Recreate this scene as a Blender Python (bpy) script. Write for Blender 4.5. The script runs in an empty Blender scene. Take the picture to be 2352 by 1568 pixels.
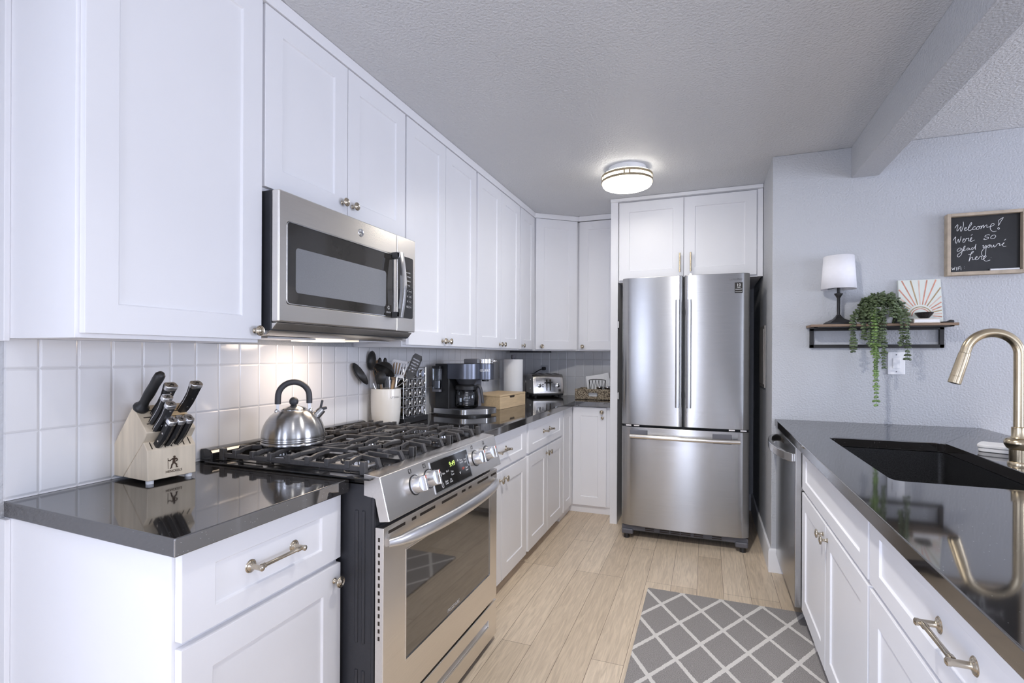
import bpy, bmesh, math, random
from mathutils import Vector, Matrix
from mathutils.geometry import tessellate_polygon

random.seed(7)
C = bpy.context.scene.collection
scene = bpy.context.scene
PI = math.pi

# ------------------------------------------------------------------ camera
YAW, ROLL = 20.874, 0.264
cam_data = bpy.data.cameras.new('camera')
cam_data.sensor_fit = 'HORIZONTAL'
cam_data.sensor_width = 36.0
cam_data.lens = 1172.72 / 2352 * 36.0
cam_data.shift_y = (814.79 - 784.0) / 2352
cam_data.clip_start = 0.02
cam = bpy.data.objects.new('camera', cam_data)
C.objects.link(cam)
cam.matrix_world = (Matrix.Translation((0, 0, 1.2893)) @ Matrix.Rotation(math.radians(YAW), 4, 'Z')
                    @ Matrix.Rotation(PI / 2, 4, 'X') @ Matrix.Rotation(math.radians(ROLL), 4, 'Z'))
scene.camera = cam

# ------------------------------------------------------------------ world, window light and added fills, exposure
scene.view_settings.view_transform = 'Standard'
scene.view_settings.look = 'None'
scene.view_settings.exposure = 0.36
scene.view_settings.gamma = 1.0
scene.view_settings.use_curve_mapping = False
scene.cycles.use_denoising = True
scene.cycles.max_bounces = 10
scene.cycles.diffuse_bounces = 6
scene.cycles.glossy_bounces = 5
scene.cycles.sample_clamp_indirect = 6.0
scene.cycles.caustics_reflective = False
scene.cycles.caustics_refractive = False

world = bpy.data.worlds.new('daylight')
scene.world = world
world.use_nodes = True
wn = world.node_tree
wn.nodes['Background'].inputs[0].default_value = (0.72, 0.84, 1.0, 1)
wn.nodes['Background'].inputs[1].default_value = 0.8


def area(name, loc, direction, sx, sy, power, color, spread=PI):
    l = bpy.data.lights.new(name, 'AREA')
    l.shape = 'RECTANGLE'
    l.size, l.size_y = sx, sy
    l.energy = power
    l.color = color
    l.spread = spread
    o = bpy.data.objects.new(name, l)
    C.objects.link(o)
    o.location = loc
    o.rotation_euler = Vector(direction).to_track_quat('-Z', 'Y').to_euler()
    return o


DAY = (0.70, 0.775, 1.0)
area('daylight_glass_door', (-.28, -3.06, 1.10), (0, 1, 0.0), .62, 1.9, 32, DAY)
area('daylight_side_window', (4.66, 2.05, 1.42), (-1, 0, 0), 1.7, 1.3, 88, (0.74, 0.80, 1.0))
area('added_side_fill', (4.66, -1.9, 1.10), (-1, 0.0, 0), 1.4, 1.9, 62, (0.74, 0.80, 1.0))  # added fill behind the camera, brightens the left base fronts
area('added_front_fill', (3.0, -3.06, 1.42), (0, 1, 0), 1.7, 1.3, 12, DAY)  # added fill out of view, brightens the cabinet ends
area('added_left_fill', (-1.72, -1.25, 1.10), (1, 0, 0), 1.6, 1.9, 66, DAY)  # added fill out of view, brightens the aisle and right cabinets

# ------------------------------------------------------------------ materials
MATS = {}


def mat(name, col, rough=0.5, metal=0.0, coat=0.0, spec=0.5, bump=None, vary=0.0, vscale=8.0, trans=0.0,
        emit=None, estr=0.0, aniso=0.0, ior=1.45, tangent=None, vstretch=None):
    m = bpy.data.materials.new(name)
    m.use_nodes = True
    nt = m.node_tree
    b = nt.nodes['Principled BSDF']
    b.inputs['Base Color'].default_value = (*col, 1)
    b.inputs['Roughness'].default_value = rough
    b.inputs['Metallic'].default_value = metal
    b.inputs['Coat Weight'].default_value = coat
    b.inputs['Coat Roughness'].default_value = 0.05
    b.inputs['Specular IOR Level'].default_value = spec
    b.inputs['Transmission Weight'].default_value = trans
    b.inputs['IOR'].default_value = ior
    if emit:
        b.inputs['Emission Color'].default_value = (*emit, 1)
        b.inputs['Emission Strength'].default_value = estr
    tc = nt.nodes.new('ShaderNodeTexCoord')
    src = tc.outputs['Object']
    if vstretch:
        mp = nt.nodes.new('ShaderNodeMapping')
        mp.inputs['Scale'].default_value = vstretch
        nt.links.new(src, mp.inputs['Vector'])
        src = mp.outputs['Vector']
    if vary:
        n = nt.nodes.new('ShaderNodeTexNoise')
        n.inputs['Scale'].default_value = vscale
        n.inputs['Detail'].default_value = 4
        nt.links.new(src, n.inputs['Vector'])
        r = nt.nodes.new('ShaderNodeValToRGB')
        r.color_ramp.elements[0].position = 0.3
        r.color_ramp.elements[1].position = 0.7
        r.color_ramp.elements[0].color = (*[max(0, c * (1 - vary)) for c in col], 1)
        r.color_ramp.elements[1].color = (*[min(1, c * (1 + vary)) for c in col], 1)
        nt.links.new(n.outputs['Fac'], r.inputs['Fac'])
        nt.links.new(r.outputs['Color'], b.inputs['Base Color'])
    if bump:
        scale, strength, dist = bump
        n2 = nt.nodes.new('ShaderNodeTexNoise')
        n2.inputs['Scale'].default_value = scale
        n2.inputs['Detail'].default_value = 2
        nt.links.new(src, n2.inputs['Vector'])
        bp = nt.nodes.new('ShaderNodeBump')
        bp.inputs['Strength'].default_value = strength
        bp.inputs['Distance'].default_value = dist
        nt.links.new(n2.outputs['Fac'], bp.inputs['Height'])
        nt.links.new(bp.outputs['Normal'], b.inputs['Normal'])
    if aniso:
        b.inputs['Anisotropic'].default_value = aniso
        tg = nt.nodes.new('ShaderNodeTangent')
        tg.direction_type = 'RADIAL'
        tg.axis = tangent or 'Z'
        b.inputs['Anisotropic Rotation'].default_value = 0.25
        nt.links.new(tg.outputs['Tangent'], b.inputs['Tangent'])
    MATS[name] = m
    return m


M_CAB = mat('cabinet_white_paint', (0.86, 0.86, 0.88), 0.38, vary=0.012, vscale=3)
M_CABIN = mat('cabinet_underside_maple', (0.55, 0.45, 0.33), 0.6, vary=0.1, vscale=10)
M_WALL = mat('wall_paint', (0.50, 0.51, 0.53), 0.6, bump=(105, 0.7, 0.0055), vary=0.015, vscale=2)
M_CEIL = mat('ceiling_texture', (0.67, 0.675, 0.685), 0.55, bump=(85, 0.8, 0.0075), vary=0.015, vscale=2)
M_TRIM = mat('trim_white', (0.82, 0.82, 0.83), 0.4, vary=0.01)
M_STEEL = mat('brushed_steel', (0.45, 0.445, 0.44), 0.25, 1.0, vary=0.04, vscale=6, vstretch=(1, 1, 60), aniso=0.85)
M_STEELW = mat('brushed_steel_warm', (0.85, 0.815, 0.77), 0.27, 1.0, vary=0.03, vscale=6, vstretch=(40, 1, 40), aniso=0.6)
M_CHROME = mat('polished_steel', (0.78, 0.78, 0.78), 0.12, 1.0, vary=0.03)
M_SATIN = mat('satin_aluminium', (0.74, 0.74, 0.75), 0.3, 1.0, vary=0.03)
M_NICKEL = mat('antique_nickel', (0.52, 0.46, 0.37), 0.25, 1.0, vary=0.1, vscale=60)
M_BRASS = mat('brushed_champagne_bronze', (0.55, 0.46, 0.32), 0.24, 1.0, vary=0.06, vscale=30, vstretch=(1, 1, 20))
M_IRON = mat('cast_iron_grate', (0.075, 0.072, 0.072), 0.33, bump=(300, 0.3, 0.001), vary=0.15, vscale=60)
M_ENAMEL = mat('black_enamel', (0.012, 0.012, 0.013), 0.12, coat=0.5, vary=0.2, vscale=20)
M_BLACKP = mat('black_plastic', (0.02, 0.02, 0.021), 0.4, vary=0.15, vscale=30)
M_BLACKG = mat('black_glass', (0.012, 0.011, 0.010), 0.04, spec=0.8, vary=0.1)
M_DARKG = mat('dark_grey_plastic', (0.05, 0.05, 0.055), 0.42, vary=0.1, vscale=20)
M_GREYP = mat('grey_plastic', (0.16, 0.16, 0.18), 0.45, vary=0.06)
M_SLATE = mat('slate_metal', (0.14, 0.15, 0.18), 0.3, 0.85, vary=0.05)
M_RANGE_SIDE = mat('range_side_enamel', (0.035, 0.036, 0.042), 0.33, bump=(240, 0.25, 0.001), vary=0.1, vscale=12)
M_WINMESH = mat('oven_window_glass', (0.05, 0.043, 0.035), 0.03, spec=1.0, coat=1.0, vary=0.1, vscale=3)
M_MWGLASS = mat('microwave_door_glass', (0.035, 0.032, 0.028), 0.05, spec=0.9, vary=0.1)
M_MWSCREEN = mat('microwave_screen_mesh', (0.23, 0.235, 0.245), 0.28, spec=0.7, vary=0.06, vscale=300)
M_WOODLT = mat('rubberwood', (0.70, 0.60, 0.455), 0.5, vary=0.17, vscale=26, vstretch=(1, 1, 0.10))
M_WOODIN = mat('slotted_wood_top', (0.66, 0.48, 0.27), 0.5, vary=0.12, vscale=14, vstretch=(0.2, 1, 1))
M_SLOT = mat('dark_slot', (0.03, 0.02, 0.012), 0.7, vary=0.2)
M_BAMBOO = mat('bamboo', (0.70, 0.52, 0.31), 0.45, vary=0.1, vscale=12, vstretch=(6, 0.6, 6))
M_SPOONW = mat('beech_spoon', (0.72, 0.50, 0.31), 0.55, vary=0.1, vscale=20)
M_CERAM = mat('cream_ceramic', (0.80, 0.77, 0.71), 0.25, coat=0.3, vary=0.025, vscale=6)
M_WHITEP = mat('white_plastic', (0.84, 0.84, 0.85), 0.35, vary=0.01)
M_PAPER = mat('white_paper', (0.86, 0.86, 0.86), 0.9, bump=(160, 0.3, 0.002), vary=0.015)
M_NYLON = mat('black_nylon', (0.035, 0.034, 0.033), 0.42, vary=0.15, vscale=20)
M_INK = mat('printed_black', (0.02, 0.018, 0.016), 0.6, vary=0.1)
M_INKW = mat('printed_white', (0.8, 0.8, 0.8), 0.6, vary=0.02)
M_INKR = mat('printed_red', (0.75, 0.12, 0.06), 0.5, vary=0.05)
M_INKG = mat('printed_grey', (0.2, 0.2, 0.21), 0.5, vary=0.05)
M_BURN = mat('burnt_mark', (0.06, 0.035, 0.02), 0.7, vary=0.1)
M_CLOCK = mat('clock_digits', (0.3, 0.5, 0.1), 0.5, emit=(0.62, 0.85, 0.2), estr=1.0)
M_LEAF = mat('succulent_leaf', (0.085, 0.115, 0.052), 0.33, vary=0.45, vscale=25)
M_LEAFB = mat('bright_succulent_leaf', (0.17, 0.26, 0.08), 0.33, vary=0.35, vscale=25)
M_POT = mat('grey_pot', (0.45, 0.45, 0.44), 0.6, vary=0.06)
M_SHADE = mat('lamp_shade_linen', (0.88, 0.87, 0.9), 0.9, bump=(400, 0.2, 0.001), vary=0.015, vscale=60)
M_BLKMET = mat('black_metal', (0.016, 0.015, 0.015), 0.45, vary=0.2, vscale=15)
M_SHELFW = mat('rustic_brown_wood', (0.22, 0.15, 0.10), 0.6, vary=0.3, vscale=10, vstretch=(0.3, 4, 4))
M_FRAMEW = mat('weathered_oak_frame', (0.46, 0.38, 0.29), 0.6, vary=0.15, vscale=25, vstretch=(1, 1, 1))
M_CHALK = mat('blackboard', (0.018, 0.018, 0.019), 0.3, vary=0.25, vscale=5)
M_CANVAS = mat('canvas_cream', (0.72, 0.75, 0.69), 0.8, bump=(300, 0.15, 0.001), vary=0.02)
M_TERRA = mat('terracotta_paint', (0.62, 0.30, 0.22), 0.7, vary=0.2, vscale=40)
M_OLIVE = mat('ochre_brown_paint', (0.42, 0.31, 0.18), 0.7, vary=0.2, vscale=40)
M_BLUSH = mat('blush_paint', (0.70, 0.52, 0.43), 0.7, vary=0.15, vscale=40)
M_STONE = mat('marbled_box', (0.62, 0.56, 0.49), 0.4, vary=0.2, vscale=20)
M_SINK = mat('black_granite_composite', (0.016, 0.016, 0.017), 0.35, vary=0.8, vscale=220, bump=(350, 0.15, 0.0008))
M_SOAP = mat('white_stone_dish', (0.83, 0.81, 0.78), 0.6, vary=0.02, vscale=20)
M_LAMPGLOW = mat('lit_diffuser', (0.9, 0.88, 0.84), 0.5, emit=(1.0, 0.95, 0.87), estr=14.5)
M_LAMPSIDE = mat('lit_diffuser_edge', (0.9, 0.88, 0.84), 0.5, emit=(1.0, 0.95, 0.87), estr=7.0)
M_ADDEDLENS = mat('added_downlight_lens', (0.9, 0.88, 0.84), 0.5, emit=(1.0, 0.95, 0.87), estr=8.0)  # lens of the added fill downlights
M_FRGREY = mat('fridge_case_grey', (0.13, 0.13, 0.135), 0.45, vary=0.06)
M_KICKGREY = mat('fridge_base_grille', (0.11, 0.11, 0.125), 0.38, vary=0.06)
M_PANE = bpy.data.materials.new('window_glass')
M_PANE.use_nodes = True
_nt = M_PANE.node_tree
_nt.nodes.clear()
_o = _nt.nodes.new('ShaderNodeOutputMaterial')
_mx = _nt.nodes.new('ShaderNodeMixShader')
_tr = _nt.nodes.new('ShaderNodeBsdfTransparent')
_gl = _nt.nodes.new('ShaderNodeBsdfGlossy')
_gl.inputs['Roughness'].default_value = 0.02
_mx.inputs[0].default_value = 0.06
_nt.links.new(_tr.outputs[0], _mx.inputs[1])
_nt.links.new(_gl.outputs[0], _mx.inputs[2])
_nt.links.new(_mx.outputs[0], _o.inputs[0])


def clear_glass(name, tint, gloss, rough=0.03):
    m = bpy.data.materials.new(name)
    m.use_nodes = True
    nt = m.node_tree
    nt.nodes.clear()
    o = nt.nodes.new('ShaderNodeOutputMaterial')
    mx = nt.nodes.new('ShaderNodeMixShader')
    tr = nt.nodes.new('ShaderNodeBsdfTransparent')
    tr.inputs[0].default_value = (*tint, 1)
    gl = nt.nodes.new('ShaderNodeBsdfGlossy')
    gl.inputs['Roughness'].default_value = rough
    lw = nt.nodes.new('ShaderNodeLayerWeight')
    lw.inputs['Blend'].default_value = gloss
    nt.links.new(lw.outputs['Fresnel'], mx.inputs[0])
    nt.links.new(tr.outputs[0], mx.inputs[1])
    nt.links.new(gl.outputs[0], mx.inputs[2])
    nt.links.new(mx.outputs[0], o.inputs[0])
    return m


M_GLASS = clear_glass('clear_glass', (0.88, 0.90, 0.92), 0.35)
M_SMOKE = clear_glass('smoky_clear_plastic', (0.84, 0.88, 0.93), 0.35)


def node_mat(name):
    m = bpy.data.materials.new(name)
    m.use_nodes = True
    nt = m.node_tree
    return m, nt, nt.nodes['Principled BSDF']


# floor: pale oak planks running away from the camera
M_FLOOR, nt, b = node_mat('oak_plank_floor')
tc = nt.nodes.new('ShaderNodeTexCoord')
mp = nt.nodes.new('ShaderNodeMapping')
mp.inputs['Rotation'].default_value = (0, 0, PI / 2)
mp.inputs['Location'].default_value = (0.3, 0.045, 0)
nt.links.new(tc.outputs['Object'], mp.inputs['Vector'])
br = nt.nodes.new('ShaderNodeTexBrick')
br.offset = 0.37
br.offset_frequency = 3
br.inputs['Color1'].default_value = (0.64, 0.525, 0.39, 1)
br.inputs['Color2'].default_value = (0.77, 0.65, 0.505, 1)
br.inputs['Mortar'].default_value = (0.22, 0.16, 0.11, 1)
br.inputs['Scale'].default_value = 1
br.inputs['Mortar Size'].default_value = 0.0011
br.inputs['Mortar Smooth'].default_value = 0.1
br.inputs['Brick Width'].default_value = 1.35
br.inputs['Row Height'].default_value = 0.136
nt.links.new(mp.outputs['Vector'], br.inputs['Vector'])
mp2 = nt.nodes.new('ShaderNodeMapping')
mp2.inputs['Scale'].default_value = (22, 1.6, 1)
nt.links.new(tc.outputs['Object'], mp2.inputs['Vector'])
gn = nt.nodes.new('ShaderNodeTexNoise')
gn.inputs['Scale'].default_value = 3.5
gn.inputs['Detail'].default_value = 7
gn.inputs['Distortion'].default_value = 1.2
nt.links.new(mp2.outputs['Vector'], gn.inputs['Vector'])
gr = nt.nodes.new('ShaderNodeValToRGB')
gr.color_ramp.elements[0].position = 0.3
gr.color_ramp.elements[0].color = (0.80, 0.78, 0.76, 1)
gr.color_ramp.elements[1].position = 0.65
gr.color_ramp.elements[1].color = (1.06, 1.05, 1.04, 1)
nt.links.new(gn.outputs['Fac'], gr.inputs['Fac'])
mm = nt.nodes.new('ShaderNodeMix')
mm.data_type = 'RGBA'
mm.blend_type = 'MULTIPLY'
mm.inputs[0].default_value = 1
nt.links.new(br.outputs['Color'], mm.inputs[6])
nt.links.new(gr.outputs['Color'], mm.inputs[7])
nt.links.new(mm.outputs[2], b.inputs['Base Color'])
b.inputs['Roughness'].default_value = 0.42
bp = nt.nodes.new('ShaderNodeBump')
bp.inputs['Strength'].default_value = 0.25
bp.inputs['Distance'].default_value = 0.002
inv = nt.nodes.new('ShaderNodeMath')
inv.operation = 'SUBTRACT'
inv.inputs[0].default_value = 1
nt.links.new(br.outputs['Fac'], inv.inputs[1])
nt.links.new(inv.outputs[0], bp.inputs['Height'])
nt.links.new(bp.outputs['Normal'], b.inputs['Normal'])


def tile_mat(name, axis, col_w, row_h, off_u, off_v):
    m, nt, b = node_mat(name)
    tc = nt.nodes.new('ShaderNodeTexCoord')
    sp = nt.nodes.new('ShaderNodeSeparateXYZ')
    nt.links.new(tc.outputs['Object'], sp.inputs[0])
    cb = nt.nodes.new('ShaderNodeCombineXYZ')
    au = nt.nodes.new('ShaderNodeMath')
    au.operation = 'SUBTRACT'
    au.inputs[1].default_value = off_u
    av = nt.nodes.new('ShaderNodeMath')
    av.operation = 'SUBTRACT'
    av.inputs[1].default_value = off_v
    nt.links.new(sp.outputs[axis], au.inputs[0])
    nt.links.new(sp.outputs['Z'], av.inputs[0])
    nt.links.new(au.outputs[0], cb.inputs[0])
    nt.links.new(av.outputs[0], cb.inputs[1])

    def brick(mortar, smooth):
        br = nt.nodes.new('ShaderNodeTexBrick')
        br.offset = 0
        br.inputs['Scale'].default_value = 1
        br.inputs['Color1'].default_value = (0.76, 0.765, 0.785, 1)
        br.inputs['Color2'].default_value = (0.80, 0.80, 0.81, 1)
        br.inputs['Mortar'].default_value = (0.66, 0.66, 0.67, 1)
        br.inputs['Brick Width'].default_value = col_w
        br.inputs['Row Height'].default_value = row_h
        br.inputs['Mortar Size'].default_value = mortar
        br.inputs['Mortar Smooth'].default_value = smooth
        nt.links.new(cb.outputs[0], br.inputs['Vector'])
        return br
    b1 = brick(0.0014, 0.1)
    nt.links.new(b1.outputs['Color'], b.inputs['Base Color'])
    b2 = brick(0.006, 1.0)
    b.inputs['Roughness'].default_value = 0.12
    inv = nt.nodes.new('ShaderNodeMath')
    inv.operation = 'SUBTRACT'
    inv.inputs[0].default_value = 1
    nt.links.new(b2.outputs['Fac'], inv.inputs[1])
    ns = nt.nodes.new('ShaderNodeTexNoise')
    ns.inputs['Scale'].default_value = 14
    nt.links.new(tc.outputs['Object'], ns.inputs['Vector'])
    ad = nt.nodes.new('ShaderNodeMath')
    ad.operation = 'MULTIPLY_ADD'
    ad.inputs[1].default_value = 0.35
    nt.links.new(ns.outputs['Fac'], ad.inputs[0])
    nt.links.new(inv.outputs[0], ad.inputs[2])
    bp = nt.nodes.new('ShaderNodeBump')
    bp.inputs['Strength'].default_value = 0.6
    bp.inputs['Distance'].default_value = 0.003
    nt.links.new(ad.outputs[0], bp.inputs['Height'])
    nt.links.new(bp.outputs['Normal'], b.inputs['Normal'])
    return m


M_TILE_L = tile_mat('glazed_tile_left', 'Y', 0.0886, 0.164, 0.817 - 0.0886 * 20, 0.92 - 1.64)
M_TILE_B = tile_mat('glazed_tile_back', 'X', 0.0835, 0.1595, -1.568 - 0.835, 1.087 - 1.595)

# counter: polished black quartz with fine sparkle
M_COUNTER, nt, b = node_mat('black_quartz')
tc = nt.nodes.new('ShaderNodeTexCoord')
vo = nt.nodes.new('ShaderNodeTexVoronoi')
vo.inputs['Scale'].default_value = 330
nt.links.new(tc.outputs['Object'], vo.inputs['Vector'])
sep = nt.nodes.new('ShaderNodeSeparateColor')
nt.links.new(vo.outputs['Color'], sep.inputs[0])
gt = nt.nodes.new('ShaderNodeMath')
gt.operation = 'GREATER_THAN'
gt.inputs[1].default_value = 0.985
nt.links.new(sep.outputs[0], gt.inputs[0])
lt = nt.nodes.new('ShaderNodeMath')
lt.operation = 'LESS_THAN'
lt.inputs[1].default_value = 0.28
nt.links.new(vo.outputs['Distance'], lt.inputs[0])
ml = nt.nodes.new('ShaderNodeMath')
ml.operation = 'MULTIPLY'
nt.links.new(gt.outputs[0], ml.inputs[0])
nt.links.new(lt.outputs[0], ml.inputs[1])
mc = nt.nodes.new('ShaderNodeMix')
mc.data_type = 'RGBA'
mc.inputs[6].default_value = (0.022, 0.020, 0.019, 1)
mc.inputs[7].default_value = (0.32, 0.31, 0.30, 1)
nt.links.new(ml.outputs[0], mc.inputs[0])
nt.links.new(mc.outputs[2], b.inputs['Base Color'])
b.inputs['Roughness'].default_value = 0.055
b.inputs['IOR'].default_value = 2.8
b.inputs['Specular IOR Level'].default_value = 0.6

# rug: grey pile with white trellis lines
RUG_X0, RUG_X1, RUG_Y1, RUG_Y0 = -0.298, 0.462, 2.90, 0.95
M_RUG, nt, b = node_mat('grey_trellis_pile')
tc = nt.nodes.new('ShaderNodeTexCoord')
sp = nt.nodes.new('ShaderNodeSeparateXYZ')
nt.links.new(tc.outputs['Object'], sp.inputs[0])
wob = nt.nodes.new('ShaderNodeTexNoise')
wob.inputs['Scale'].default_value = 90
nt.links.new(tc.outputs['Object'], wob.inputs['Vector'])


def mth(op, a, c=None, d=None):
    n = nt.nodes.new('ShaderNodeMath')
    n.operation = op
    for i, v in enumerate((a, c, d)):
        if v is None:
            continue
        if isinstance(v, (int, float)):
            n.inputs[i].default_value = v
        else:
            nt.links.new(v, n.inputs[i])
    return n.outputs[0]


RUG_PX, RUG_PY = 0.1925, 0.316
xx = mth('DIVIDE', mth('SUBTRACT', sp.outputs['X'], -0.3085), RUG_PX)
yy = mth('DIVIDE', mth('SUBTRACT', 2.888, sp.outputs['Y']), RUG_PY)
wb = mth('MULTIPLY', mth('SUBTRACT', wob.outputs['Fac'], 0.5), 0.05)
lines = []
for s in (1, -1):
    v = mth('ADD', mth('MULTIPLY_ADD', yy, s, xx), wb)
    fr = mth('ABSOLUTE', mth('SUBTRACT', mth('FRACT', mth('ADD', v, 0.5)), 0.5))
    lines.append(mth('LESS_THAN', fr, 0.055))
line = mth('MAXIMUM', lines[0], lines[1])
pn = nt.nodes.new('ShaderNodeTexNoise')
pn.inputs['Scale'].default_value = 420
pn.inputs['Detail'].default_value = 2
nt.links.new(tc.outputs['Object'], pn.inputs['Vector'])
pr = nt.nodes.new('ShaderNodeValToRGB')
pr.color_ramp.elements[0].position = 0.32
pr.color_ramp.elements[0].color = (0.17, 0.155, 0.15, 1)
pr.color_ramp.elements[1].position = 0.68
pr.color_ramp.elements[1].color = (0.50, 0.475, 0.455, 1)
nt.links.new(pn.outputs['Fac'], pr.inputs['Fac'])
mc = nt.nodes.new('ShaderNodeMix')
mc.data_type = 'RGBA'
mc.inputs[7].default_value = (0.80, 0.77, 0.73, 1)
nt.links.new(line, mc.inputs[0])
nt.links.new(pr.outputs['Color'], mc.inputs[6])
nt.links.new(mc.outputs[2], b.inputs['Base Color'])
b.inputs['Roughness'].default_value = 0.95
bp = nt.nodes.new('ShaderNodeBump')
bp.inputs['Strength'].default_value = 0.7
bp.inputs['Distance'].default_value = 0.006
nt.links.new(mth('MULTIPLY_ADD', line, 0.6, pn.outputs['Fac']), bp.inputs['Height'])
nt.links.new(bp.outputs['Normal'], b.inputs['Normal'])

# woven basket
M_WEAVE, nt, b = node_mat('woven_seagrass')
tc = nt.nodes.new('ShaderNodeTexCoord')
sp = nt.nodes.new('ShaderNodeSeparateXYZ')
nt.links.new(tc.outputs['Object'], sp.inputs[0])
mp = nt.nodes.new('ShaderNodeMapping')
mp.inputs['Scale'].default_value = (110, 110, 160)
nt.links.new(tc.outputs['Object'], mp.inputs['Vector'])
vo = nt.nodes.new('ShaderNodeTexVoronoi')
vo.inputs['Scale'].default_value = 1
nt.links.new(mp.outputs['Vector'], vo.inputs['Vector'])
pr = nt.nodes.new('ShaderNodeValToRGB')
pr.color_ramp.elements[0].position = 0.15
pr.color_ramp.elements[0].color = (0.60, 0.50, 0.36, 1)
pr.color_ramp.elements[1].position = 0.75
pr.color_ramp.elements[1].color = (0.10, 0.075, 0.05, 1)
nt.links.new(vo.outputs['Distance'], pr.inputs['Fac'])
nt.links.new(pr.outputs['Color'], b.inputs['Base Color'])
b.inputs['Roughness'].default_value = 0.8
bp = nt.nodes.new('ShaderNodeBump')
bp.invert = True
bp.inputs['Distance'].default_value = 0.004
nt.links.new(vo.outputs['Distance'], bp.inputs['Height'])
nt.links.new(bp.outputs['Normal'], b.inputs['Normal'])

# ------------------------------------------------------------------ mesh helpers
ROOT = {}
X, Y, Z = Vector((1, 0, 0)), Vector((0, 1, 0)), Vector((0, 0, 1))


def V(*a):
    return Vector(a)


def basis(o, u, v, w):
    return Matrix(((u[0], v[0], w[0], o[0]), (u[1], v[1], w[1], o[1]), (u[2], v[2], w[2], o[2]), (0, 0, 0, 1)))


def axis_frame(d):
    d = Vector(d).normalized()
    a = Z if abs(d.z) < 0.9 else X
    u = a.cross(d).normalized()
    return u, d.cross(u), d


def catmull(pts, n=6, closed=False):
    pts = [Vector(p) for p in pts]
    out = []
    m = len(pts)
    rng = m if closed else m - 1
    for i in range(rng):
        p1, p2 = pts[i], pts[(i + 1) % m]
        p0 = pts[i - 1] if (i > 0 or closed) else p1 * 2 - p2
        p3 = pts[(i + 2) % m] if (i + 2 < m or closed) else p2 * 2 - p1
        for k in range(n):
            t = k / n
            out.append(0.5 * ((2 * p1) + (p2 - p0) * t + (2 * p0 - 5 * p1 + 4 * p2 - p3) * t * t
                              + (3 * p1 - p0 - 3 * p2 + p3) * t ** 3))
    if not closed:
        out.append(pts[-1])
    return out


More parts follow.
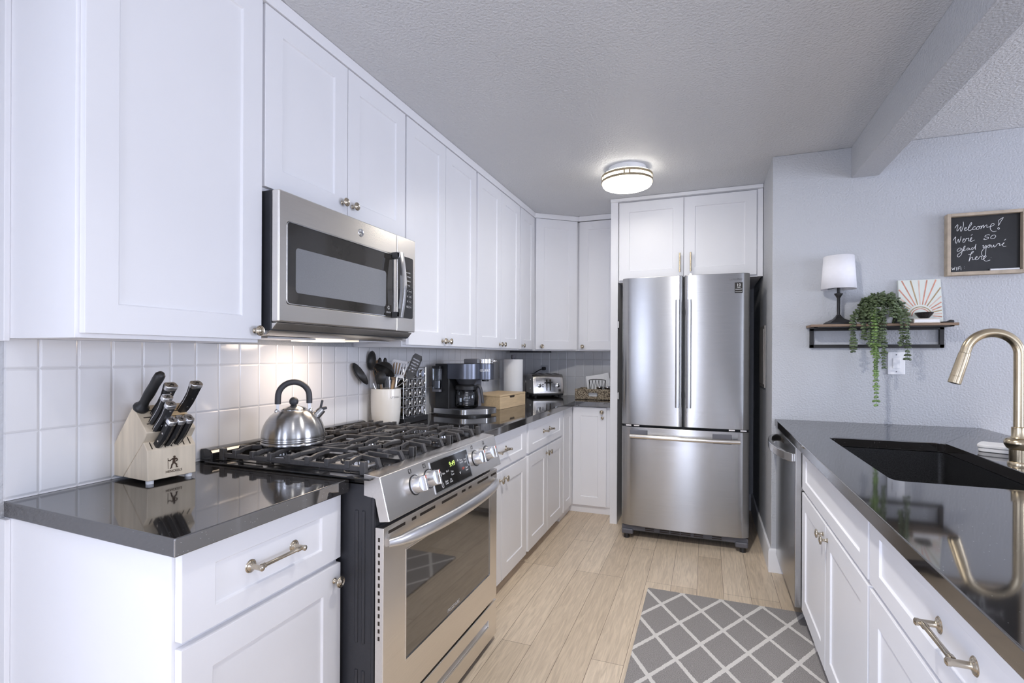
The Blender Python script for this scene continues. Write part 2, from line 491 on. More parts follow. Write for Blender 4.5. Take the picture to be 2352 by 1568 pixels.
class MB:
    def __init__(self, M=None):
        self.v, self.f, self.M = [], [], M or Matrix.Identity(4)

    def add(self, vs, fs):
        n = len(self.v)
        self.v += [self.M @ Vector(p) for p in vs]
        self.f += [tuple(i + n for i in f) for f in fs]
        return self

    def box(self, x0, x1, y0, y1, z0, z1):
        vs = [(x, y, z) for x in (x0, x1) for y in (y0, y1) for z in (z0, z1)]
        return self.add(vs, [(0, 1, 3, 2), (4, 6, 7, 5), (0, 4, 5, 1), (2, 3, 7, 6), (0, 2, 6, 4), (1, 5, 7, 3)])

    def obox(self, o, u, v, w, a, b_, c):
        """box centred at o with half sizes a, b_, c along u, v, w"""
        o, u, v, w = Vector(o), Vector(u) * a, Vector(v) * b_, Vector(w) * c
        vs = [o + su * u + sv * v + sw * w for su in (-1, 1) for sv in (-1, 1) for sw in (-1, 1)]
        return self.add(vs, [(0, 1, 3, 2), (4, 6, 7, 5), (0, 4, 5, 1), (2, 3, 7, 6), (0, 2, 6, 4), (1, 5, 7, 3)])

    def bar(self, p0, p1, w, h, up=None):
        p0, p1 = Vector(p0), Vector(p1)
        d = (p1 - p0)
        L = d.length
        d.normalize()
        up = Vector(up) if up else (Z if abs(d.z) < 0.9 else X)
        s = d.cross(up).normalized()
        t = s.cross(d)
        return self.obox((p0 + p1) / 2, d, s, t, L / 2, w / 2, h / 2)

    def lathe(self, prof, o=(0, 0, 0), d=(0, 0, 1), n=24, scale=(1, 1), loop=False):
        u, v, w = axis_frame(d)
        o = Vector(o)
        vs, fs = [], []
        for r, h in prof:
            for k in range(n):
                a = 2 * PI * k / n
                vs.append(o + w * h + u * (r * scale[0] * math.cos(a)) + v * (r * scale[1] * math.sin(a)))
        for i in range(len(prof) - 1):
            for k in range(n):
                k2 = (k + 1) % n
                fs.append((i * n + k, i * n + k2, (i + 1) * n + k2, (i + 1) * n + k))
        if loop:
            m = len(prof) - 1
            for k in range(n):
                k2 = (k + 1) % n
                fs.append((m * n + k, m * n + k2, k2, k))
            return self.add(vs, fs)
        if prof[0][0] > 1e-6:
            fs.append(tuple(reversed(range(n))))
        if prof[-1][0] > 1e-6:
            fs.append(tuple((len(prof) - 1) * n + k for k in range(n)))
        return self.add(vs, fs)

    def cyl(self, p0, p1, r, r2=None, n=16):
        p0, p1 = Vector(p0), Vector(p1)
        return self.lathe([(r, 0), (r if r2 is None else r2, (p1 - p0).length)], p0, p1 - p0, n)

    def ball(self, c, rx, ry=None, rz=None, n=12, m=8, rot=None):
        ry, rz = ry or rx, rz or rx
        vs, fs = [], []
        R = rot or Matrix.Identity(3)
        c = Vector(c)
        for j in range(1, m):
            th = PI * j / m
            for k in range(n):
                a = 2 * PI * k / n
                vs.append(c + R @ Vector((rx * math.sin(th) * math.cos(a), ry * math.sin(th) * math.sin(a), rz * math.cos(th))))
        top, bot = len(vs), len(vs) + 1
        vs += [c + R @ Vector((0, 0, rz)), c + R @ Vector((0, 0, -rz))]
        for k in range(n):
            k2 = (k + 1) % n
            fs.append((top, k, k2))
            for j in range(m - 2):
                fs.append((j * n + k, (j + 1) * n + k, (j + 1) * n + k2, j * n + k2))
            fs.append((bot, (m - 2) * n + k2, (m - 2) * n + k))
        return self.add(vs, fs)

    def tube(self, pts, r, n=10, closed=False, flat=None):
        """round tube along pts; r a number or list; flat=(ratio, axis) squashes it"""
        pts = [Vector(p) for p in pts]
        m = len(pts)
        rs = r if isinstance(r, (list, tuple)) else [r] * m
        vs, fs = [], []
        prev = None
        for i, p in enumerate(pts):
            a = pts[i - 1] if (i > 0 or closed) else p
            c = pts[(i + 1) % m] if (i < m - 1 or closed) else p
            d = (c - a).normalized()
            if prev is None:
                u, v, _ = axis_frame(d)
            else:
                u = (prev - d * prev.dot(d))
                u = u.normalized() if u.length > 1e-6 else axis_frame(d)[0]
                v = d.cross(u)
            prev = u
            for k in range(n):
                t = 2 * PI * k / n
                q = u * math.cos(t) * rs[i] + v * math.sin(t) * rs[i]
                if flat:
                    ax = Vector(flat[1])
                    q = q - ax * q.dot(ax) * (1 - flat[0])
                vs.append(p + q)
        for i in range(m if closed else m - 1):
            i2 = (i + 1) % m
            for k in range(n):
                k2 = (k + 1) % n
                fs.append((i * n + k, i * n + k2, i2 * n + k2, i2 * n + k))
        if not closed:
            fs.append(tuple(reversed(range(n))))
            fs.append(tuple((m - 1) * n + k for k in range(n)))
        return self.add(vs, fs)

    def loft(self, rings, cap=True):
        n = len(rings[0])
        vs = [p for r in rings for p in r]
        fs = []
        for i in range(len(rings) - 1):
            for k in range(n):
                k2 = (k + 1) % n
                fs.append((i * n + k, i * n + k2, (i + 1) * n + k2, (i + 1) * n + k))
        if cap:
            fs.append(tuple(reversed(range(n))))
            fs.append(tuple((len(rings) - 1) * n + k for k in range(n)))
        return self.add(vs, fs)

    def prism(self, poly, o, u, v, w, h):
        """2d polygon in (u,v) at o, extruded by h along w"""
        o, u, v, w = Vector(o), Vector(u), Vector(v), Vector(w)
        a = [o + u * p[0] + v * p[1] for p in poly]
        return self.loft([a, [p + w * h for p in a]])

    def plate_hole(self, outer, hole, o, u, v, w, h):
        """extruded polygon with a hole"""
        o, u, v, w = Vector(o), Vector(u), Vector(v), Vector(w)
        tri = tessellate_polygon([[Vector((*p, 0)) for p in outer], [Vector((*p, 0)) for p in hole]])
        pts = list(outer) + list(hole)
        n, no, nh = len(pts), len(outer), len(hole)
        vs = [o + u * p[0] + v * p[1] for p in pts]
        vs += [p + w * h for p in vs]
        fs = [tuple(reversed(t)) for t in tri] + [tuple(i + n for i in t) for t in tri]
        for k in range(no):
            k2 = (k + 1) % no
            fs.append((k, k2, n + k2, n + k))
        for k in range(nh):
            k2 = (k + 1) % nh
            fs.append((no + k2, no + k, n + no + k, n + no + k2))
        return self.add(vs, fs)

    def sweep(self, path, prof, closed=False):
        """profile [(offset outwards, z)] swept along a plan polyline with mitred corners; outwards is to the right of travel"""
        P = [Vector((p[0], p[1])) for p in path]
        rings = []
        for i, p in enumerate(P):
            dirs = []
            if i > 0:
                dirs.append((p - P[i - 1]).normalized())
            if i < len(P) - 1:
                dirs.append((P[i + 1] - p).normalized())
            ns = [Vector((d.y, -d.x)) for d in dirs]
            nn = sum(ns, Vector((0, 0))).normalized()
            k = 1 / max(0.2, nn.dot(ns[0]))
            rings.append([Vector((p.x + nn.x * k * a, p.y + nn.y * k * a, z)) for a, z in prof])
        return self.loft(rings)

    def rrect(self, x0, x1, y0, y1, r, n=5):
        out = []
        for cx, cy, a0 in ((x1 - r, y0 + r, -90), (x1 - r, y1 - r, 0), (x0 + r, y1 - r, 90), (x0 + r, y0 + r, 180)):
            for k in range(n + 1):
                a = math.radians(a0 + 90 * k / n)
                out.append((cx + r * math.cos(a), cy + r * math.sin(a)))
        return out


rr = MB().rrect


def clean(me, smooth, angle):
    bm = bmesh.new()
    bm.from_mesh(me)
    bmesh.ops.recalc_face_normals(bm, faces=bm.faces)
    bm.to_mesh(me)
    bm.free()
    if smooth:
        for p in me.polygons:
            p.use_smooth = True
        me.set_sharp_from_angle(angle=math.radians(angle))


SPLIT = {'corner_cover', 'vent_slot', 'slot', 'handle_bracket', 'painted_ray', 'leveling_foot', 'handle_post', 'rubber_foot', 'foot',
         'handle_recess', 'hinge', 'screw', 'rivet', 'bread_slot', 'socket', 'grease_filter', 'hinge_plate', 'vent'}


def islands(mb):
    par = list(range(len(mb.v)))
    def find(i):
        while par[i] != i:
            par[i] = par[par[i]]
            i = par[i]
        return i
    for f in mb.f:
        for i in f[1:]:
            par[find(i)] = find(f[0])
    out = {}
    for f in mb.f:
        out.setdefault(find(f[0]), []).append(f)
    res = []
    for fs in out.values():
        q = MB()
        ids = sorted({i for f in fs for i in f})
        ix = {i: k for k, i in enumerate(ids)}
        q.v = [mb.v[i] for i in ids]
        q.f = [tuple(ix[i] for i in f) for f in fs]
        res.append(q)
    return res


def part(name, mb, m, parent=None, smooth=False, bevel=0.0, angle=40, seg=2, local=False, label=None):
    """link the collected shapes as one mesh object; shapes are in world coordinates unless local"""
    if name in SPLIT:
        pieces = islands(mb)
        if len(pieces) > 1:
            return [part(name, q, m, parent, smooth, bevel, angle, seg, local, label) for q in pieces][0]
    me = bpy.data.meshes.new(name)
    W = ROOT.get(parent.name, Matrix.Identity(4)) if parent else Matrix.Identity(4)
    vs = mb.v if local else [W.inverted() @ p for p in mb.v]
    me.from_pydata([tuple(p) for p in vs], [], mb.f)
    clean(me, smooth or bevel > 0, angle)
    me.materials.append(m)
    o = bpy.data.objects.new(name, me)
    C.objects.link(o)
    if parent:
        o.parent = parent
        ROOT[o.name] = W
    if bevel:
        bv = o.modifiers.new('bevel', 'BEVEL')
        bv.width = bevel
        bv.segments = seg
        bv.limit_method = 'ANGLE'
        bv.harden_normals = True
        bv.angle_limit = math.radians(35)
    if label:
        o['label'] = label
    return o


def tag(o, label, cat, group=None):
    o['label'] = label
    o['category'] = cat
    if group:
        o['group'] = group
    return o


def thing(name, label, cat, loc=(0, 0, 0), M=None, group=None):
    o = bpy.data.objects.new(name, None)
    C.objects.link(o)
    o.empty_display_size = 0.05
    M = M or Matrix.Translation(loc)
    o.matrix_world = M
    ROOT[o.name] = M.copy()
    return tag(o, label, cat, group)


def struct(name, mb, m, **k):
    o = part(name, mb, m, **k)
    o['kind'] = 'structure'
    return o


def lettering(name, s, size, m, parent, o, u, v, bold=0.0, align='CENTER', warp=None, label=None, thick=0.0004):
    """flat letters: baseline through o along u, upright along v"""
    cu = bpy.data.curves.new(name, 'FONT')
    cu.body = s
    cu.size = size
    cu.align_x = align
    cu.offset = bold
    cu.resolution_u = 3
    tmp = bpy.data.objects.new('tmp_text', cu)
    C.objects.link(tmp)
    bpy.context.view_layer.update()
    me0 = bpy.data.meshes.new_from_object(tmp)
    bpy.data.objects.remove(tmp)
    u, v = Vector(u).normalized(), Vector(v).normalized()
    w = u.cross(v)
    mb = MB()
    o = Vector(o)
    if warp:
        mb.v = [warp(p.co.x, p.co.y) for p in me0.vertices]
    else:
        mb.v = [o + u * p.co.x + v * p.co.y + w * thick for p in me0.vertices]
    mb.f = [tuple(f.vertices) for f in me0.polygons]
    bpy.data.meshes.remove(me0)
    return part(name, mb, m, parent, label=label)


# ------------------------------------------------------------------ cabinet hardware and doors
def knob(parent, o, w, s=1.0, label=None):
    prof = [(0.0, 0), (.0085, 0), (.0085, .002), (.006, .004), (.0048, .008), (.0048, .016), (.007, .019), (.0150, .0205),
            (.0168, .0225), (.0168, .0245), (.0155, .0262), (.0135, .0255), (.0125, .0265), (.0105, .0275), (.0085, .0265),
            (.0072, .0275), (.0045, .029), (0.0, .0295)]
    mb = MB().lathe([(r * s, h * s) for r, h in prof], o, w, 20)
    return part('knob', mb, M_NICKEL, parent, smooth=True, angle=50)


def pull(parent, o, u, w, span=0.14, s=1.0):
    mb = MB()
    o, u, w = Vector(o), Vector(u).normalized(), Vector(w).normalized()
    pr = [(0, 0), (.0165, 0), (.0165, .003), (.0145, .0045), (.0125, .004), (.0105, .0065), (.0075, .0075), (.0062, .010),
          (.0062, .034), (.0072, .036), (.0072, .041), (.0045, .043), (0, .0435)]
    for sg in (-1, 1):
        mb.lathe([(r * s, h * s) for r, h in pr], o + u * (sg * span / 2), w, 18)
    a = o + w * .030 * s
    L = span / 2
    mb.lathe([(0, -L + .006), (.0062, -L + .006), (.0068, -L + .011), (.0062, -L + .014), (.0068, -L + .017), (.005, -L + .021), (.0048, 0),
              (.005, L - .021), (.0068, L - .017), (.0062, L - .014), (.0068, L - .011), (.0062, L - .006), (0, L - .006)], a, u, 16)
    return part('pull', mb, M_NICKEL, parent, smooth=True, angle=50)


def shaker(name, parent, o, u, w, a, b_, st=.074, rl=.072, t=.021, m=None):
    """five-piece door: o = bottom corner on the cabinet face, u = along, z up, w = outwards"""
    o, u, w = Vector(o), Vector(u), Vector(w)
    v = Z
    mb = MB()
    d = .0062
    def ring(x0, x1, y0, y1, h):
        return [o + u * x + v * y + w * h for x, y in ((x0, y0), (x1, y0), (x1, y1), (x0, y1))]
    vs = ring(0, a, 0, b_, 0) + ring(0, a, 0, b_, t) + ring(st, a - st, rl, b_ - rl, t) + ring(st + .003, a - st - .003, rl + .003, b_ - rl - .003, t - d)
    fs = [(3, 2, 1, 0)]
    for k in range(4):
        k2 = (k + 1) % 4
        fs += [(k, k2, 4 + k2, 4 + k), (4 + k, 4 + k2, 8 + k2, 8 + k), (8 + k, 8 + k2, 12 + k2, 12 + k)]
    fs.append((12, 13, 14, 15))
    mb.add(vs, fs)
    return part(name, mb, m or M_CAB, parent, bevel=.0014)

# ------------------------------------------------------------------ the room
XW, YB, YR, ZC = -1.66, 4.70, 3.41, 2.482        # left wall, back wall, right-hand wall facing us, ceiling
XE, YF = 4.60, -3.0                              # far side wall and the wall behind the camera

struct('floor', MB().box(XW - .1, XE + .1, YF - .1, YB + .1, -.08, 0), M_FLOOR)
struct('ceiling', MB().box(XW - .1, XE + .1, YF - .1, YB + .1, ZC, ZC + .08), M_CEIL)
w = MB().box(XW - .1, XW, -.40, YB + .1, 0, ZC).box(XW - .1, XW, YF - .1, -2.10, 0, ZC)
w.box(XW - .1, XW, -2.10, -.40, 0, .06).box(XW - .1, XW, -2.10, -.40, 2.10, ZC)
struct('wall_left', w, M_WALL)
struct('wall_back', MB().box(XW, .365, YB, YB + .1, 0, ZC), M_WALL)
struct('wall_right', MB().box(.365, XE, YR, YB + .1, 0, ZC), M_WALL, bevel=.004)

# wall behind the camera with the sliding door opening
dx0, dx1, dz1 = -.64, .08, 2.12
w = MB().box(XW, dx0, YF - .1, YF, 0, ZC).box(dx0, dx1, YF - .1, YF, dz1, ZC)
w.box(dx1, 2.10, YF - .1, YF, 0, ZC).box(3.90, XE, YF - .1, YF, 0, ZC).box(2.10, 3.90, YF - .1, YF, 0, .74).box(2.10, 3.90, YF - .1, YF, 2.12, ZC)
struct('wall_front', w, M_WALL)
# far side wall with openings for the side window and an added one
w = MB().box(XE, XE + .1, -1.15, YR, 0, .78).box(XE, XE + .1, YF, -1.15, 0, .06).box(XE, XE + .1, YF, YR, 2.14, ZC)
w.box(XE, XE + .1, YF, -2.65, .06, .78)
for a, b2 in ((YF, -2.65), (-1.15, 1.15), (2.95, YR)):
    w.box(XE, XE + .1, a, b2, .78, 2.14)
struct('wall_side', w, M_WALL)


def window(n, axis, pos, a0, a1, z0, z1, mull):
    fr = MB()
    pn = MB()
    t = .05
    def bx(mb, p0, p1, q0, q1, r0, r1):
        if axis == 'y':
            mb.box(p0, p1, pos + q0, pos + q1, r0, r1)
        else:
            mb.box(pos + q0, pos + q1, p0, p1, r0, r1)
    lo, hi = (-.012, .09) if pos == XE else (-.09, .012)
    bx(fr, a0, a0 + t, lo, hi, z0, z1)
    bx(fr, a1 - t, a1, lo, hi, z0, z1)
    bx(fr, a0 + t, a1 - t, lo, hi, z0, z0 + t)
    bx(fr, a0 + t, a1 - t, lo, hi, z1 - t, z1)
    for q in mull:
        bx(fr, q - .03, q + .03, lo * .6, hi * .6, z0 + t, z1 - t)
    f = struct('window_%d' % n, fr, M_TRIM)
    mid = (lo + hi) / 2
    bx(pn, a0 + t, a1 - t, mid - .003, mid + .003, z0 + t, z1 - t)
    part('pane', pn, M_PANE, f)


window(1, 'y', YF, dx0, dx1, 0.0, dz1, ())
window(2, 'x', XE, 1.15, 2.95, .78, 2.14, (2.05,))
window(4, 'y', YF, 2.10, 3.90, .74, 2.12, (3.0,))  # unseen window, added to carry the front fill
window(5, 'x', XW, -2.10, -.40, .06, 2.10, (-1.25,))  # unseen window behind the camera, added for the left fill
window(3, 'x', XE, -2.65, -1.15, .06, 2.14, ())  # unseen glass, added to go with the side fill

# dropped beam between kitchen and living area
struct('trim_1', MB().box(.766, .90, YF, YR, 2.306, ZC), M_WALL, bevel=.004)

# baseboards
b1 = MB().sweep([(.365, YB), (.365, YR), (.452, YR)], [(0, 0), (.016, 0), (.016, .125), (.012, .14), (0, .142)])
struct('baseboard_right', b1, M_TRIM, bevel=.002)
struct('baseboard_back', MB().box(-.60, .349, YB - .015, YB, 0, .14), M_TRIM, bevel=.002)
struct('baseboard_left', MB().box(XW, XW + .016, YF, .70, 0, .14), M_TRIM, bevel=.002)

# tiled backsplash
struct('wall_tile_left', MB().box(XW, XW + .010, .748, YB - .011, .9145, 1.3245), M_TILE_L)
struct('wall_tile_back', MB().box(XW + .010, -.692, YB - .010, YB, .9145, 1.3245), M_TILE_B)

# ------------------------------------------------------------------ rug
rug = MB().box(RUG_X0, RUG_X1, RUG_Y0, RUG_Y1, .0005, .012)
tag(part('rug', rug, M_RUG, bevel=.004), 'grey runner rug with white diamond trellis lines on the oak floor', 'rug')

# ------------------------------------------------------------------ upper cabinets on the left wall
XU = -1.376                    # face frames; doors stand 21 mm proud
XD = -1.051                    # base cabinet face frames
PX = V(1, 0, 0)
XWC, YBC = XW + .002, YB - .002


def upper(label, y0, y1, doors, z0=1.325, z1=2.442, group=None, kz=.038):
    """doors = [(y_start, y_end, knob_y)]"""
    t = thing('wall_cabinet', label, 'cabinet', (XU, y0, z0))
    outer = [(XWC, y0), (XU, y0), (XU, y1), (XWC, y1)]
    inner = [(XWC + .018, y0 + .016), (XWC + .018, y1 - .016), (XU - .020, y1 - .016), (XU - .020, y0 + .016)]
    body = MB()
    n0 = [V(x, y, z1) for x, y in outer]
    n1 = [V(x, y, z0) for x, y in outer]
    n2 = [V(x, y, z0) for x, y in (inner[0], inner[3], inner[2], inner[1])]
    n3 = [V(p.x, p.y, z0 + .012) for p in n2]
    body.loft([n0, n1, n2, n3])
    part('body', body, M_CAB, t, bevel=.0012)
    part('underside', MB().box(XWC + .019, XU - .021, y0 + .017, y1 - .017, z0 + .006, z0 + .0118), M_CABIN, t)
    for a, b2, k in doors:
        d = shaker('door', t, (XU, a, z0 + .011), Y, PX, b2 - a, z1 - z0 - .014)
        knob(d, (XU + .021, k, z0 + kz), PX)
    return t


tA = upper('tall white wall cabinet nearest the viewer, left of the microwave', .748, 1.268, [(.757, 1.263, 1.236)])
sc = MB().box(XWC, XW + .028, .735, .748, 1.318, 2.44)
part('scribe_strip', sc, M_CAB, tA, bevel=.002)
upper('short two-door white cabinet directly above the microwave', 1.270, 2.108, [(1.274, 1.684, 1.652), (1.688, 2.104, 1.716)], z0=1.828, kz=.062)
upper('tall two-door white wall cabinet just right of the microwave', 2.110, 2.922, [(2.118, 2.510, 2.480), (2.514, 2.912, 2.545)])
upper('tall two-door white wall cabinet over the coffee maker', 2.924, 3.726, [(2.938, 3.334, 3.306), (3.338, 3.716, 3.366)])
upper('narrow one-door white wall cabinet beside the corner cabinet', 3.728, 4.072, [(3.740, 4.066, 3.772)])

# diagonal corner cabinet
t = thing('wall_cabinet', 'angled white corner wall cabinet above the toaster', 'cabinet', (-1.376, 4.075, 1.325))
A, B = V(-1.366, 4.086, 0), V(-1.052, 4.336, 0)
poly = [(XWC, 4.074), (-1.376, 4.074), (A.x, A.y), (B.x, B.y), (-1.048, 4.345), (-1.048, YBC), (XWC, YBC)]
part('body', MB().prism(poly, (0, 0, 1.325), X, Y, Z, 1.117), M_CAB, t, bevel=.0012)
u = (B - A).normalized()
wv = V(u.y, -u.x, 0)
d = shaker('door', t, A + u * .012 + wv * .0015 + Z * 1.336, u, wv, (B - A).length - .024, 1.103)
knob(d, A + u * .062 + wv * .0225 + Z * 1.363, wv)
part('under_light', MB().box(-1.60, -1.30, 4.14, 4.40, 1.310, 1.3245), M_DARKG, t, bevel=.002)

# back wall cabinet next to the fridge
YUB = 4.356
t = thing('wall_cabinet', 'narrow white wall cabinet between the corner cabinet and the fridge panel', 'cabinet', (-1.046, YUB, 1.325))
part('body', MB().box(-1.046, -.694, YUB, YBC, 1.325, 2.442), M_CAB, t, bevel=.0012)
NY = V(0, -1, 0)
d = shaker('door', t, (-1.034, YUB, 1.336), X, NY, .334, 1.103)
knob(d, (-1.000, YUB - .021, 1.363), NY)

# crown strip running along the tops
cr = MB().sweep([(XWC, .744), (-1.372, .744), (-1.372, 4.082), (-1.055, 4.332), (-1.055 + .0, 4.3325), (-.694, 4.3325)],
                [(0, 2.4425), (.022, 2.4425), (.027, 2.4805), (0, 2.4805)])
tag(part('crown_molding', cr, M_CAB, bevel=.0015), 'long white crown strip along the tops of the left wall cabinets', 'molding')

# ------------------------------------------------------------------ base cabinets, left run
ZD0, ZDT, ZR0, ZR1 = .062, .662, .678, .866   # door bottom/top, drawer bottom/top


def base(label, y0, y1, drawers, doors, xf=XD, side=1, name='base_cabinet', z0=ZD0, toe=.045, zs=.8735):
    t = thing(name, label, 'cabinet', (xf, y0, 0))
    xw = XWC if side > 0 else 1.02
    body = MB()
    if side > 0:
        body.box(xw, xf, y0, y1, z0 + .0, .8735)
        body.box(xw, xf - toe, y0, y1, 0, z0)
    else:
        body.box(xf, xf + .018, y0, y1, z0, .8735)
        for a, b2 in ((y0, y0 + .018), (y1 - .018, y1)):
            body.box(xf, xw, a, b2, z0, zs)
        body.box(xf, xw, y0, y1, z0, z0 + .018)
        body.box(xw - .018, xw, y0, y1, z0, .8735)
        body.box(xf + toe, xw, y0, y1, 0, z0)
    part('body', body, M_CAB, t, bevel=.001)
    w = V(side, 0, 0)
    for a, b2, hw in drawers:
        o, u = ((xf, a, ZR0), Y) if side > 0 else ((xf, b2, ZR0), -Y)
        d = shaker('drawer', t, o, u, w, b2 - a, ZR1 - ZR0, st=.080, rl=.046)
        if hw:
            pull(d, (xf + .012 * side, (a + b2) / 2, (ZR0 + ZR1) / 2), Y, w)
    for a, b2, k in doors:
        o, u = ((xf, a, z0 + .006), Y) if side > 0 else ((xf, b2, z0 + .006), -Y)
        d = shaker('door', t, o, u, w, b2 - a, ZDT - z0 - .006)
        if k:
            knob(d, (xf + .021 * side, k, ZDT - .045), w)
    return t


t1 = base('white base cabinet at the near left, under the knife block', .750, 1.262, [(.757, 1.257, True)], [(.757, 1.257, 1.229)])
part('scribe_strip', MB().box(XWC, XW + .030, .738, .750, 0, .872), M_CAB, t1, bevel=.002)
base('white base cabinet touching the right side of the range', 2.150, 2.968, [(2.156, 2.960, True)],
     [(2.156, 2.554, 2.524), (2.560, 2.960, 2.590)])
t = base('white base cabinet between the range cabinet and the corner', 2.970, 3.826, [(2.998, 3.806, True)],
         [(2.998, 3.398, 3.368), (3.404, 3.806, 3.434)])

# corner base with folding doors
YL = 4.121
t = thing('base_cabinet', 'white corner base cabinet with two narrow folding doors, beside the fridge panel', 'cabinet', (XD, 3.828, 0))
bd = MB().box(XWC, XD, 3.828, YBC, ZD0, .8735).box(XWC, XD - .01, 3.828, YBC, 0, ZD0)
bd.box(XD, -.694, YL, YBC, ZD0, .8735).box(XD - .01, -.694, YL + .012, YBC, 0, ZD0)
part('body', bd, M_CAB, t, bevel=.001)
shaker('door', t, (XD, 3.836, ZD0 + .006), Y, PX, .262, .80, st=.066)
d = shaker('door', t, (XD + .026, YL, ZD0 + .006), X, NY, .274, .80, st=.066)
knob(d, (XD + .026 + .240, YL - .021, .832), NY)
knob(d, (XD + .026 + .244, YL - .021, .785), NY, .75)

# tall panel at the left of the fridge
t = thing('refrigerator_cabinet', 'two-door white cabinet above the fridge with a tall side panel down to the floor', 'cabinet', (-.634, 3.951, 1.84))
part('side_panel', MB().box(-.691, -.636, 3.93, YBC, 0, ZC - .001), M_CAB, t, bevel=.0015)
h = MB().box(-.6355, -.628, 3.935, 3.960, .955, 1.005).box(-.6355, -.628, 3.935, 3.960, 1.50, 1.55)
part('hinge_plate', h, M_WHITEP, t)

# cabinet over the fridge
YFC = 3.951
bd = MB().box(-.634, .354, YFC, YBC, 1.845, 2.455)
part('body', bd, M_CAB, t, bevel=.0012)
part('filler_strip', MB().box(.329, .362, YFC - .016, YFC + .01, 1.845, 2.455), M_CAB, t, bevel=.0015)
for x0, x1, hx in ((-.626, -.162, -.186), (-.158, .322, -.112)):
    d = shaker('door', t, (x0, YFC, 1.858), X, NY, x1 - x0, .588)
    mb = MB().cyl((hx, YFC - .052, 1.898), (hx, YFC - .052, 2.036), .0062, n=14)
    for zz in (1.926, 2.008):
        mb.cyl((hx, YFC - .021, zz), (hx, YFC - .052, zz), .0042, n=12)
    part('bar_pull', mb, M_BRASS, d, smooth=True)
    if hx > -.15:
        lk = MB().lathe([(0, 0), (.011, 0), (.011, .006), (.009, .014), (.006, .014), (.006, .010), (0, .010)], (hx, YFC - .021, 1.876), NY, 16)
        part('lock', lk, M_CHROME, d, smooth=True)
part('crown', MB().box(-.691, .363, YFC - .040, YFC + .004, 2.4560, 2.4805), M_CAB, t, bevel=.002)

# ------------------------------------------------------------------ base cabinets, right run
XP = .436
NX = V(-1, 0, 0)
base('white sink cabinet with false drawer front, right run beside the dishwasher', 1.648, 2.690, [(1.656, 2.684, False)],
     [(1.656, 2.186, 2.152), (2.192, 2.684, 2.226)], xf=XP, side=-1, z0=.112, toe=.06, zs=.66)
base('white drawer cabinet at the near end of the right run', .640, 1.646, [(.650, 1.640, True)],
     [(.650, 1.150, 1.118), (1.156, 1.640, 1.200)], xf=XP, side=-1, z0=.112, toe=.06)
base('white end cabinet closing the right run under the near counter end', .30, .638, [(.306, .630, False)],
     [(.306, .630, None)], xf=XP, side=-1, z0=.112, toe=.06)
t = thing('peninsula_panel', 'white back panel of the right counter run', 'panel', (1.03, .30, 0))
part('board', MB().box(1.022, 1.045, .30, 3.405, 0, .8735), M_CAB, t)

# ------------------------------------------------------------------ countertops
ZT, ZTB = .914, .8745
poly = [(-1.0035, .722), (-1.0035, 1.262), (XW + .001, 1.262), (XW + .001, .748)]
ct = MB().prism([(p[0], p[1]) for p in reversed(poly)], (0, 0, ZTB), X, Y, Z, ZT - ZTB)
tag(part('countertop', ct, M_COUNTER, bevel=.003), 'short black polished countertop under the knife block', 'countertop')
poly = [(XW + .001, 2.150), (-1.0035, 2.150), (-1.0035, 4.072), (-.694, 4.072), (-.694, YB - .001), (XW + .001, YB - .001)]
ct = MB().prism(poly, (0, 0, ZTB), X, Y, Z, ZT - ZTB)
tag(part('countertop', ct, M_COUNTER, bevel=.003), 'L-shaped black polished countertop under the coffee maker and toaster', 'countertop')
SX0, SX1, SY0, SY1 = .531, .966, 1.862, 2.745
outer = [(.381, .28), (1.36, .28), (1.36, YR - .001), (.381, YR - .001)]
hole = list(reversed(rr(SX0, SX1, SY0, SY1, .028, 6)))
ct = MB().plate_hole(outer, hole, (0, 0, ZTB), X, Y, Z, ZT - ZTB)
tag(part('countertop', ct, M_COUNTER, bevel=.003), 'wide black countertop with a sink cut-out on the right', 'countertop')

# sink bowl
t = thing('sink', 'black composite sink set under the right countertop', 'sink', ((SX0 + SX1) / 2, (SY0 + SY1) / 2, .68))
def sring(e, z, r):
    return [V(x, y, z) for x, y in rr(SX0 - e, SX1 + e, SY0 - e, SY1 + e, r, 6)]
mb = MB().loft([sring(.016, .868, .04), sring(.004, .868, .03), sring(.004, .72, .03), sring(-.004, .695, .035), sring(-.022, .676, .03)], cap=False)
n = len(rr(0, 1, 0, 1, .1, 6))
last = len(mb.v) - n
mb.f.append(tuple(last + k for k in range(n)))
o = part('bowl', mb, M_SINK, t, smooth=True, angle=50)
sd = o.modifiers.new('thick', 'SOLIDIFY')
sd.thickness = .006
sd.offset = 1
dr = MB().lathe([(.0, .006), (.02, .006), (.03, .004), (.045, .003), (.045, 0), (0, 0)], (.75, 2.3, .677), Z, 24)
part('drain', dr, M_CHROME, t, smooth=True)

# ------------------------------------------------------------------ gas range
RY0, RY1 = 1.270, 2.138
t = thing('gas_range', 'stainless steel gas range with black grates and an oven door', 'range', (-1.25, (RY0 + RY1) / 2, 0))
bd = MB().box(-1.62, -.918, RY0 + .004, RY1 - .004, .06, .905)
for yy, sg in ((RY0 + .004, -1), (RY1 - .004, 1)):            # pressed ribs and a stepped flange on the side panels
    for xx in (-.985, -.960):
        bd.obox((xx, yy, .62), X, Y, Z, .006, .003, .20)
        bd.obox((xx, yy, .22), X, Y, Z, .006, .003, .12)
    bd.obox((-.925, yy, .48), X, Y, Z, .006, .004, .40)
part('side_body', bd, M_RANGE_SIDE, t, bevel=.003)
ft = MB()
for xx in (-1.55, -.97):
    for yy in (RY0 + .05, RY1 - .05):
        ft.cyl((xx, yy, 0), (xx, yy, .061), .016)
part('leveling_foot', ft, M_BLACKP, t, smooth=True)
